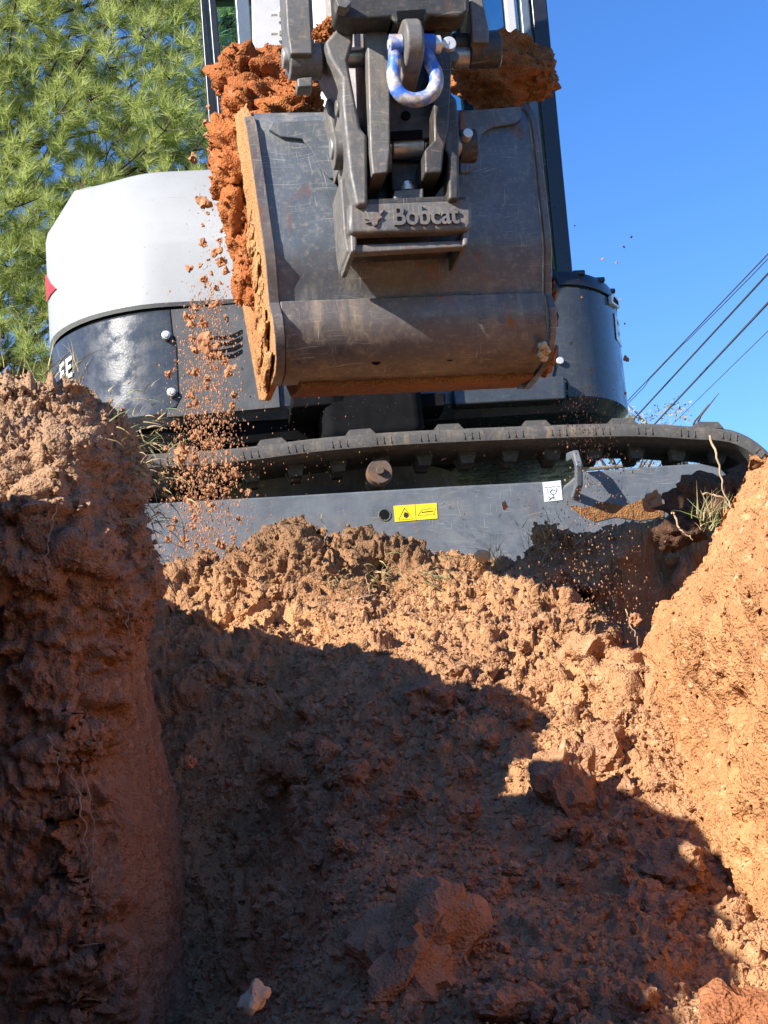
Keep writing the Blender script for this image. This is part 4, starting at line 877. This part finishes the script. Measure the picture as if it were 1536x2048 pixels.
# crumbs: tens of thousands of small pieces, one object for each surface
def crumbs(name, pts, nrm, sizes, mat, label, seed=1, elong=None, octa=True):
    V0, F0 = (np.array([(1, 0, 0), (-1, 0, 0), (0, 1, 0), (0, -1, 0), (0, 0, 1), (0, 0, -1.0)]), np.array([(0, 2, 4), (2, 1, 4), (1, 3, 4), (3, 0, 4), (2, 0, 5), (1, 2, 5), (3, 1, 5), (0, 3, 5)])) if octa else ICO[1]; rng = np.random.default_rng(seed); n = len(pts); 
    base = []
    for i in range(12):
        Q = V0*rng.uniform(0.6, 1.25, (12, 1))*rng.uniform(0.7, 1.2, (1, 3)) if len(V0) == 12 else V0*rng.uniform(0.65, 1.25, (len(V0), 1))
        base.append(Q)
    base = np.array(base); pick = rng.integers(12, size=n)
    ang = rng.uniform(0, 6.28, (n, 3)); c, s = np.cos(ang), np.sin(ang)
    Rz = np.zeros((n, 3, 3)); Rz[:, 0, 0] = c[:, 0]; Rz[:, 0, 1] = -s[:, 0]; Rz[:, 1, 0] = s[:, 0]; Rz[:, 1, 1] = c[:, 0]; Rz[:, 2, 2] = 1
    Rx = np.zeros((n, 3, 3)); Rx[:, 0, 0] = 1; Rx[:, 1, 1] = c[:, 1]; Rx[:, 1, 2] = -s[:, 1]; Rx[:, 2, 1] = s[:, 1]; Rx[:, 2, 2] = c[:, 1]
    R_ = Rz@Rx; P = np.einsum('nij,nkj->nki', R_, base[pick])*sizes[:, None, None]
    if elong is not None: P[:, :, 2] *= elong
    P = P+(pts+nrm*sizes[:, None]*0.25)[:, None, :]
    m = len(V0); Fc = (F0[None]+(np.arange(n)*m)[:, None, None]).reshape(-1, 3)
    o = link(name, mesh_np(name, P.reshape(-1, 3), Fc, smooth=False), mat); tag(o, label, 'soil', kind='stuff'); return o
def pick_on(P, N, mask, n, seed):
    rng = np.random.default_rng(seed); idx = np.flatnonzero(mask); idx = rng.choice(idx, n); return P[idx]+rng.normal(size=(n, 3))*0.0015, N[idx]
Nr = grid_normals(Pr, nx, ny); Nr = Nr*np.sign(Nr[:, 2:3]+1e-9)
mk = (Pr[:, 0] > -0.42) & (Pr[:, 0] < 0.5) & (Pr[:, 1] > 1.75) & (Pr[:, 1] < 3.6)
pt, nn = pick_on(Pr, Nr, mk, 15000, 1); sz_ = 0.0022+0.0048*RNG.random(15000)**3.0
crumbs('crumbs', pt, nn, sz_, m_ramp, 'small crumbs of loose soil all over the ramp', 3, octa=False)
mk = mk & (Pr[:, 1] < 2.9) & (Pr[:, 0] < 0.1)
pt, nn = pick_on(Pr, Nr, mk, 2600, 2); crumbs('gravel', pt, nn, 0.003+0.007*RNG.random(2600)**2.5, m_rock, 'gravel sized clods rolling down the shaded left of the floor', 5)
Nl = -(np.array([0.4, -0.8, -0.3])); Nl = np.repeat((np.array([0.3, -0.9, 0.3]))[None], len(PL), 0)
mk = (PL[:, 2]+0.35*(PL[:, 0]+0.35) > -0.32) & (PL[:, 1] > 2.05) & (PL[:, 1] < 2.6) & (PL[:, 0] > -0.68)
pt, nn = pick_on(PL, Nl, mk, 9000, 4); crumbs('crumbs', pt, nn, 0.0012+0.0045*RNG.random(9000)**3, m_left, 'small crumbs of dry soil on the left bank', 7)
Nq = np.repeat((np.array([-0.8, -0.4, 0.4]))[None], len(PR), 0)
mk = (PR[:, 1] > 1.7) & (PR[:, 1] < 3.15) & (PR[:, 2] > -0.9)
pt, nn = pick_on(PR, Nq, mk, 6000, 5); crumbs('crumbs', pt, nn, 0.0014+0.004*RNG.random(6000)**3, m_right, 'small crumbs of clay on the right trench wall', 9)

LV = np.zeros(len(LOAD.data.vertices)*3, np.float32); LOAD.data.vertices.foreach_get('co', LV); LV = LV.reshape(-1, 3)
pt, nn = pick_on(LV, np.repeat(np.array([[-0.3, -0.9, 0.3]]), len(LV), 0), np.ones(len(LV), bool), 3500, 8); crumbs('crumbs', pt, nn, 0.0012+0.005*RNG.random(3500)**3, m_load, 'small crumbs of orange clay on the load in the bucket', 15)
# ---- soil falling from the bucket
fall_v = [rock_mesh(3, 500+i, m_fall, cuts=7, rough=0.45, crumb=0.22) for i in range(8)]
LB = 'clod of orange soil in mid air, falling from the left of the bucket'
def fall(px, py, Y, r, lab=LB, grp='soil falling from the bucket', mat=None):
    p = at(px, py, Y); k = Y/F_PX; o = place('falling_clod', fall_v[int(RNG.integers(8))], p, (r*k*RNG.uniform(0.8, 1.1), r*k*RNG.uniform(0.8, 1.1), r*k*RNG.uniform(0.9, 1.35)), (RNG.uniform(-.5, .5), RNG.uniform(-.5, .5), RNG.uniform(0, 6))); tag(o, lab, 'clod', grp); return o
for px, py, r in ((405, 486, 8), (428, 507, 7), (443, 523, 10), (436, 500, 8), (378, 537, 8), (408, 558, 8), (376, 636, 10), (382, 648, 8), (386, 700, 8), (338, 748, 7), (382, 792, 8), (365, 908, 15), (358, 925, 10), (470, 948, 10), (414, 890, 7), (378, 1000, 7), (392, 745, 8), (425, 610, 7), (432, 575, 6), (452, 540, 7), (440, 480, 6), (432, 690, 8), (440, 710, 7), (415, 270, 7), (410, 245, 6), (385, 315, 9), (420, 300, 6), (418, 215, 6), (1010, 1010, 7)):
    fall(px, py, 3.15, r)
tag(fall(406, 408, 3.1, 14), 'single large orange clod falling in front of the white hood')
tag(fall(412, 684, 3.1, 18), 'largest orange clod falling in front of the vent slots')
tag(fall(1268, 1240, 3.0, 12), 'tan clod falling in front of the dark hollow on the right')
tag(fall(380, 1522, 2.3, 12), 'pale clod falling beside the left trench wall')
tag(fall(1305, 1000, 3.3, 16), 'brown clod falling in front of the track frame on the right')
o = place('falling_stone', rock_mesh(4, 560, m_pebble, cuts=6, rough=0.25, crumb=0.08), at(510, 1992, 1.5), (0.015, 0.013, 0.021)); tag(o, 'pale tan stone falling close by at the bottom left', 'stone')
for i in range(95):
    t = RNG.random(); py = 600+500*t**0.8; cx = 415-10*t; px = cx+RNG.normal()*(32+18*t)
    if 300 < px < 540: fall(px, py, RNG.uniform(3.0, 3.5), RNG.uniform(2.8, 7.5)*(1 if RNG.random() < .8 else 1.3))
for i in range(24): fall(RNG.normal(430, 18), RNG.uniform(380, 610), RNG.uniform(3.0, 3.3), RNG.uniform(2.2, 5))
for i in range(12): fall(RNG.uniform(1135, 1265), RNG.uniform(440, 800), RNG.uniform(3.0, 3.6), RNG.uniform(1.6, 3.2), 'dark speck of soil in mid air against the sky beside the bucket', 'specks against the sky')
fall(1252, 718, 3.2, 6, 'dark speck of soil in mid air against the sky beside the bucket', 'specks against the sky')
n = 5000; t = RNG.random(n); py = 560+560*t**0.75; px = 418-14*t+RNG.normal(size=n)*(28+22*t); Yd = RNG.uniform(2.95, 3.6, n)
pts = np.array([at(a, b_, c) for a, b_, c in zip(px, py, Yd)]); crumbs('falling_soil', pts, np.zeros((n, 3)), 0.0006+0.0019*RNG.random(n)**2, m_fall, 'fine orange soil raining down left of the bucket', 11, 1.9)
n = 1500; t = RNG.random(n); py = 770+560*t; px = np.clip(1170+20*t+RNG.normal(size=n)*(26+45*t), 1040, 1330); Yd = RNG.uniform(3.0, 3.35, n)
pts = np.array([at(a, b_, c) for a, b_, c in zip(px, py, Yd)]); crumbs('falling_soil', pts, np.zeros((n, 3)), 0.0006+0.0013*RNG.random(n)**2, m_fall, 'fine soil raining down right of the bucket', 12, 1.6)
n = 420; px = RNG.normal(425, 24, n); py = RNG.uniform(370, 620, n); pts = np.array([at(a, b_, 3.2) for a, b_ in zip(px, py)]); crumbs('falling_soil', pts, np.zeros((n, 3)), 0.0004+0.0011*RNG.random(n)**2, m_fall, 'fine soil specks in front of the white hood', 13, 1.3)
n = 500; px = RNG.uniform(420, 1250, n); py = RNG.uniform(780, 1060, n); pts = np.array([at(a, b_, 3.3) for a, b_ in zip(px, py)]); crumbs('falling_soil', pts, np.zeros((n, 3)), 0.0004+0.0009*RNG.random(n)**2, m_fall, 'scattered fine soil falling in front of the track', 14, 1.8)

# ---- grass and roots
def blades(mb, base, n, length, spread, lean=(0, 0, 1), width=0.0010, droop=0.6, seed=0):
    rng = np.random.default_rng(seed)
    for i in range(n):
        b0 = Vector(base)+Vector(rng.normal(size=3)*spread); L = length*rng.uniform(0.4, 1.15)
        d = (Vector(lean)+Vector(rng.normal(size=3)*0.45)).normalized(); side = d.cross(Vector(rng.normal(size=3))).normalized(); w_ = width*rng.uniform(0.6, 1.3)
        p = b0.copy(); V = []
        for j in range(5):
            f = 1-j/4.3; V += [p+side*w_*f, p-side*w_*f]; p = p+d*(L/4); d = (d+Vector((rng.normal()*0.12, rng.normal()*0.12, -droop*0.3+rng.normal()*0.08))).normalized()
        mb.add(V, [(2*j, 2*j+1, 2*j+3, 2*j+2) for j in range(4)])
def tuft(px, py, Y, n, L, spread, lab, lean=(0, 0, 1), green=0.3, seed=0, droop=0.6, z=None):
    base = at(px, py, Y); r_ = empty('grass_tuft', tuple(base)); tag(r_, lab, 'grass', 'grass tufts'); fr = Frame(base, 0)
    for nm, m_, k in (('dry_blades', m_straw, 1-green), ('green_blades', m_green, green)):
        if k <= 0: continue
        mb = MB(fr); blades(mb, (0, 0, 0), max(3, int(n*k)), L, spread, lean, droop=droop, seed=seed+len(nm)); mb.build(nm, m_, r_, fr)['kind'] = 'stuff'
tuft(1420, 1040, 2.95, 70, 0.055, 0.012, 'tuft of dry and green grass on the right bank lump', (0, -0.3, 1), 0.45, 1)
tuft(1085, 1090, 3.42, 90, 0.05, 0.020, 'straw coloured tuft on the ramp edge below the white sticker', (-0.2, -0.3, 1), 0.1, 2)
tuft(1105, 1180, 3.35, 60, 0.06, 0.015, 'grass hanging from the ramp edge left of the dark hollow', (0, -0.8, -0.2), 0.4, 3, 1.2)
tuft(985, 1115, 3.40, 40, 0.04, 0.012, 'short straw tuft beside a pebble on the ramp edge', (0, -0.3, 1), 0.2, 4)
tuft(760, 1150, 3.36, 70, 0.05, 0.025, 'flattened pale grass on the ramp edge left of centre', (0.4, -0.7, 0.1), 0.35, 5, 1.0)
tuft(860, 1165, 3.36, 60, 0.05, 0.02, 'flattened green grass on the ramp edge at centre', (0.4, -0.7, 0.1), 0.7, 6, 1.0)
tuft(675, 1165, 3.30, 40, 0.05, 0.014, 'straw sticking out of the clod on the left of the ramp edge', (0.1, -0.7, 0.1), 0.0, 7, 1.0)
tuft(1210, 1140, 3.45, 110, 0.05, 0.05, 'shaded grass on the far side of the hollow', (0, -0.4, 0.8), 0.6, 8)
tuft(1300, 1075, 3.4, 90, 0.04, 0.04, 'dark grass along the shaded lump by the right bank', (0, -0.4, 0.8), 0.6, 9)
tuft(40, 790, 2.30, 90, 0.055, 0.030, 'dry grass on top of the left bank at the picture edge', (0.1, -0.1, 1), 0.25, 10)
tuft(110, 775, 2.35, 60, 0.060, 0.025, 'thin dry grass on the left bank before the pine', (0.3, 0, 1), 0.15, 11)
tuft(250, 815, 2.26, 26, 0.030, 0.022, 'straw tuft at the top corner of the left bank', (0.8, -0.2, 0.5), 0.1, 12)
tuft(285, 868, 2.28, 46, 0.032, 0.020, 'green and straw tuft hanging off the left bank corner', (0.9, -0.2, 0.3), 0.45, 13, 0.5)
tuft(272, 1000, 2.30, 170, 0.042, 0.030, 'brown grass hanging down the corner of the left bank', (0.7, -0.2, -0.3), 0.08, 14, 0.9)
tuft(280, 1120, 2.32, 150, 0.042, 0.028, 'matted brown roots and grass low on the left bank corner', (0.5, -0.2, -0.7), 0.04, 15, 0.9)
tuft(285, 930, 2.29, 110, 0.040, 0.022, 'dark straw clump under the green tuft on the bank corner', (0.8, -0.2, -0.2), 0.12, 16, 0.8)
def root(px, Y, r, lab, jit=0.003, seed=0):
    rng = np.random.default_rng(seed); P = np.array([at(a, b_, Y+(k_*0.0)) for k_, (a, b_) in enumerate(px)])
    t = np.linspace(0, len(P)-1, 26); Q = np.stack([np.interp(t, range(len(P)), P[:, k]) for k in range(3)], -1)+rng.normal(size=(26, 3))*jit
    for _ in range(1): Q[1:-1] = Q[1:-1]*0.5+(Q[:-2]+Q[2:])*0.25
    fr = Frame(Q[0], 0); mb = MB(); mb.tube([tuple(q) for q in Q], [r*(1-0.6*k/25) for k in range(26)], 6); o = mb.build('root', m_root); tag(o, lab, 'root', 'bare roots'); return o
root([(95, 1468), (112, 1500), (118, 1540), (110, 1575)], 2.17, 0.0009, 'fine white root hanging in the recess of the left bank', seed=1)
root([(165, 1530), (178, 1580), (187, 1640), (188, 1720), (182, 1760), (190, 1800)], 2.16, 0.0009, 'long thin root hanging down the lower left bank', seed=2)
root([(140, 1540), (160, 1600), (175, 1660), (172, 1720)], 2.16, 0.0016, 'dark thick root beside the long thin one', seed=3)
root([(240, 1510), (280, 1495), (300, 1472)], 2.27, 0.0008, 'short root crossing the scraped left wall', seed=4)
root([(225, 1600), (258, 1630), (275, 1668)], 2.27, 0.0008, 'curved root low on the scraped left wall', seed=5)
root([(228, 1880), (245, 1930), (250, 1990)], 2.28, 0.0008, 'thin root at the bottom of the scraped left wall', seed=6)
root([(1420, 870), (1440, 930), (1452, 990), (1470, 1030)], 2.85, 0.0022, 'pale root rising in front of the idler on the right', seed=7)
root([(1410, 985), (1450, 1000), (1490, 1045)], 2.85, 0.0016, 'pale root lying across the top of the right bank', seed=8)
root([(1345, 1020), (1360, 1060), (1385, 1075)], 2.9, 0.002, 'forked pale root at the edge of the right bank', seed=9)
root([(640, 1024), (652, 1060), (648, 1090)], 3.4, 0.0009, 'thin upright root before the track frame', seed=10)
root([(700, 1200), (740, 1190), (730, 1150)], 3.2, 0.0014, 'root looping out of the ramp edge clod', seed=11)
root([(1252, 1220), (1265, 1260), (1280, 1295)], 2.95, 0.0012, 'pale root at the mouth of the dark hollow', seed=12)
root([(110, 1010), (95, 1080), (90, 1130)], 2.13, 0.0009, 'pale root on the sunlit face of the left bank', seed=13)
root([(230, 1200), (255, 1225), (258, 1270)], 2.17, 0.0010, 'curved straw on the corner of the left bank', seed=14)
# pebble on the ramp edge
o = place('pebble', rock_mesh(3, 571, m_pebble, cuts=3, rough=0.05), at(965, 1112, 3.44), (0.018, 0.016, 0.013), (0, 0, 0)); tag(o, 'smooth grey pebble on the ramp edge before the track frame', 'pebble')
# sods, darkened for their shade, by the right bank
sp = [(1420, 1005, 0, 84, 50, 60), (1470, 985, 0, 60, 44, 60), (1365, 1060, 0, 46, 36, 50), (1510, 965, 0, 44, 36, 60)]
FRX = Frame((0, 3.18, 0), 0)
tag(lumps('sod', sp, m_sod_shade, FRX, 4, 0.2, 600), 'lump of topsoil, darkened for its shade, behind the right bank before the track', 'sod')

# ================================================================== BACKGROUND
# ---- pine
PT = np.array([-2.35, 9.4, -0.14]); pine = empty('pine_tree', tuple(PT)); tag(pine, 'green long-needled pine filling the upper left behind the hood', 'pine tree'); PF = Frame(PT, 0)
m_bark = plain('pine_bark', (0.07, 0.05, 0.04), 0.95, 0.4, bump=0.6, scale=14)
tn = NT('pine_needles')
nz = tn.rng(tn.noise(2.4, 3), 0.35, 0.65); oi = tn.rng(tn.noise(35, 2), 0.35, 0.65)
cl = tn.mix(nz, (0.34, 0.42, 0.12), (0.48, 0.54, 0.18)); cl = tn.mix(tn.math('MULTIPLY', oi, 0.5), cl, (0.52, 0.52, 0.20))
tn.set(Base_Color=cl, Roughness=0.45)
tl = tn.n('ShaderNodeBsdfTranslucent'); tn.l(cl, tl.inputs[0]); mx = tn.n('ShaderNodeMixShader'); mx.inputs[0].default_value = 0.48; tn.l(tn.p.outputs[0], mx.inputs[1]); tn.l(tl.outputs[0], mx.inputs[2]); tn.l(mx.outputs[0], tn.out.inputs[0])
mb = MB(); mb.tube([(PT[0]+0.04*math.sin(z), PT[1], z) for z in np.linspace(-0.2, 9.5, 24)], list(np.linspace(0.19, 0.03, 24)), 14); mb.build('trunk', m_bark, pine, PF)
rng = np.random.default_rng(21)
cent = []; C_ = np.zeros((0, 3))
for _ in range(16000):
    c = np.array([rng.uniform(-3.2, -0.35), rng.uniform(7.9, 9.9), rng.uniform(0.9, 5.3)])
    if vn(c[None], 1.5, 9)[0] < -0.60: continue
    if len(C_) == 0 or np.min(np.sum((C_-c)**2, 1)) > 0.036: C_ = np.vstack([C_, c])
    if len(C_) > 1000: break
bb = MB(); NV = []
for c in C_:
    root_z = max(0.5, c[2]-rng.uniform(0.2, 0.7)); a = np.array([PT[0], PT[1], root_z]); mid = (a+c)/2+np.array([0, 0, -0.05])+rng.normal(size=3)*0.06
    if rng.random() < 0.10: bb.tube([tuple(a), tuple(mid), tuple(c)], [0.02, 0.011, 0.005], 6)
    out = c-np.array([PT[0], PT[1], c[2]]); out = out/(np.linalg.norm(out)+1e-6); dirb = out*0.7+np.array([0.1, -0.35, 0.35])
    for k in range(13):
        d = dirb+rng.normal(size=3)*0.75; d /= np.linalg.norm(d); L = rng.uniform(0.08, 0.27); tip = c+d*L
        if k % 4 == 0: bb.tube([tuple(c), tuple(c+d*L*0.5+rng.normal(size=3)*0.01), tuple(tip)], [0.004, 0.003, 0.002], 4, False)
        ax = d*0.8+np.array([0, -0.1, 0.45]); ax /= np.linalg.norm(ax)
        n = 50; th = rng.normal(size=(n, 3)); th -= np.outer(th@ax, ax); th /= np.linalg.norm(th, axis=1, keepdims=True)
        sp_ = rng.uniform(0.2, 1.2, n); nd = ax*np.cos(sp_)[:, None]+th*np.sin(sp_)[:, None]; nd[:, 2] -= 0.10
        b0 = tip-np.outer(rng.uniform(0, 0.05, n), ax); ln = rng.uniform(0.07, 0.115, n)
        sd_ = np.cross(nd, rng.normal(size=(n, 3))); sd_ /= np.linalg.norm(sd_, axis=1, keepdims=True); sd_ *= 0.0018
        NV.append(np.stack([b0-sd_, b0+sd_, b0+nd*ln[:, None]], 1))
bb.build('branches', m_bark, pine, PF)
NV = np.concatenate(NV).reshape(-1, 3); link('crown', mesh_np('crown', PF.inv(NV), np.arange(len(NV)).reshape(-1, 3), False), tn.m, pine)
# ---- pale far trees on the right
m_far = plain('dry_leaves', (0.26, 0.21, 0.09), 0.9, 0.35, scale=1.2)
def far_tree(x, y, h, rad, lab, seed):
    rng = np.random.default_rng(seed); r_ = empty('bare_tree', (x, y, -0.14)); tag(r_, lab, 'tree', 'far trees'); fr = Frame((x, y, -0.14), 0)
    mb = MB(fr); mb.tube([(0, 0, 0), (0.1, 0, h*0.4), (0, 0.1, h*0.8)], [0.16, 0.09, 0.02], 8)
    for k in range(22):
        z = rng.uniform(0.35, 0.85)*h; a = rng.uniform(0, 6.28); mb.tube([(0.05, 0.03, z), (math.cos(a)*rad*0.5, math.sin(a)*rad*0.5, z+0.12*h), (math.cos(a)*rad*0.85, math.sin(a)*rad*0.85, z+0.17*h)], [0.06, 0.03, 0.01], 5)
    mb.build('trunk', m_bark, r_, fr)
    n = 9000; u = rng.normal(size=(n, 3)); u /= np.linalg.norm(u, axis=1, keepdims=True); c = u*(rng.random(n)**0.45)[:, None]*np.array([rad, rad, h*0.36])+np.array([0, 0, h*0.66]); c = c[vn(c, 1.3, seed) > -0.25]; n = len(c)
    q = rng.normal(size=(n, 3, 3))*0.04; V = (c[:, None]+q).reshape(-1, 3); link('crown', mesh_np('crown', V, np.arange(len(V)).reshape(-1, 3), False), m_far, r_)
pA = at(1268, 822, 44); far_tree(pA[0]-0.5, 44, pA[2]+0.35, 1.6, 'small pale tree far off right of the machine, seen above the track', 3)
pA = at(1320, 825, 46); far_tree(pA[0]+0.3, 46, pA[2]+0.35, 1.7, 'small pale tree far off, seen through the gap above the track frame', 4)
pA = at(1400, 880, 50); far_tree(pA[0], 50, pA[2], 2.0, 'rightmost pale tree far off behind the track', 5)
# ---- overhead cables between two poles
m_cable = plain('cable', (0.05, 0.05, 0.055), 0.6, 0.2); m_pole = plain('pole_wood', (0.16, 0.12, 0.09), 0.9, 0.3)
cab = [((1536, 508), (1232, 826), 0.010, 'upper pair of twisted overhead cables', True), ((1536, 546), (1270, 835), 0.010, 'second overhead cable with a twisted loose strand', True), ((1536, 606), (1330, 826), 0.018, 'thickest overhead cable, third from the top', False), ((1536, 662), (1362, 832), 0.006, 'thinnest and lowest overhead cable', False)]
YA, YB = 20.0, 30.0
ends = []
for (a, c, r, lab, tw) in cab:
    A = at(*a, YA); Bq = at(*c, YB); d = Bq-A; P0 = A-d*0.6; P1 = A+d*2.2; ends.append((P0, P1))
    ts = np.linspace(0, 1, 90); Q = P0[None]+(P1-P0)[None]*ts[:, None]; Q[:, 2] -= 0.15*np.sin(math.pi*ts)*0
    mb = MB(); mb.tube([tuple(q) for q in Q], r, 6)
    if tw:
        ts2 = np.linspace(0, 1, 700); Q2 = P0[None]+(P1-P0)[None]*ts2[:, None]; o_ = 0.014+0.03*np.clip(vn(np.stack([ts2*14, ts2*0, ts2*0], -1), 1.0, 31 if a[1] < 520 else 37)*2-0.6, 0, 1); Q2[:, 2] -= o_; Q2[:, 0] += o_*0.3
        mb.tube([tuple(q) for q in Q2], r*0.7, 5)
    tag(mb.build('overhead_cable', m_cable), lab, 'cable', 'overhead cables')
for i, lab in ((0, 'wooden utility pole out of view to the right carrying the cables'), (1, 'wooden utility pole far behind the machine carrying the cables')):
    P = np.mean([e[i] for e in ends], axis=0); zt_ = max(e[i][2] for e in ends)
    r_ = empty('utility_pole', (P[0], P[1], -0.14)); tag(r_, lab, 'pole', 'utility poles'); fr = Frame((P[0], P[1], -0.14), 0)
    mb = MB(fr); mb.tube([(0, 0, 0), (0, 0, zt_*0.5), (0, 0, zt_+0.5)], [0.16, 0.14, 0.11], 12); mb.build('mast', m_pole, r_, fr)
    for e in ends:
        q = e[i]; mb = MB(fr); mb.tube([(0, 0, q[2]+0.14), (q[0]-P[0], q[1]-P[1], q[2]+0.14)], 0.05, 8); mb.build('bracket', m_pole, r_, fr)
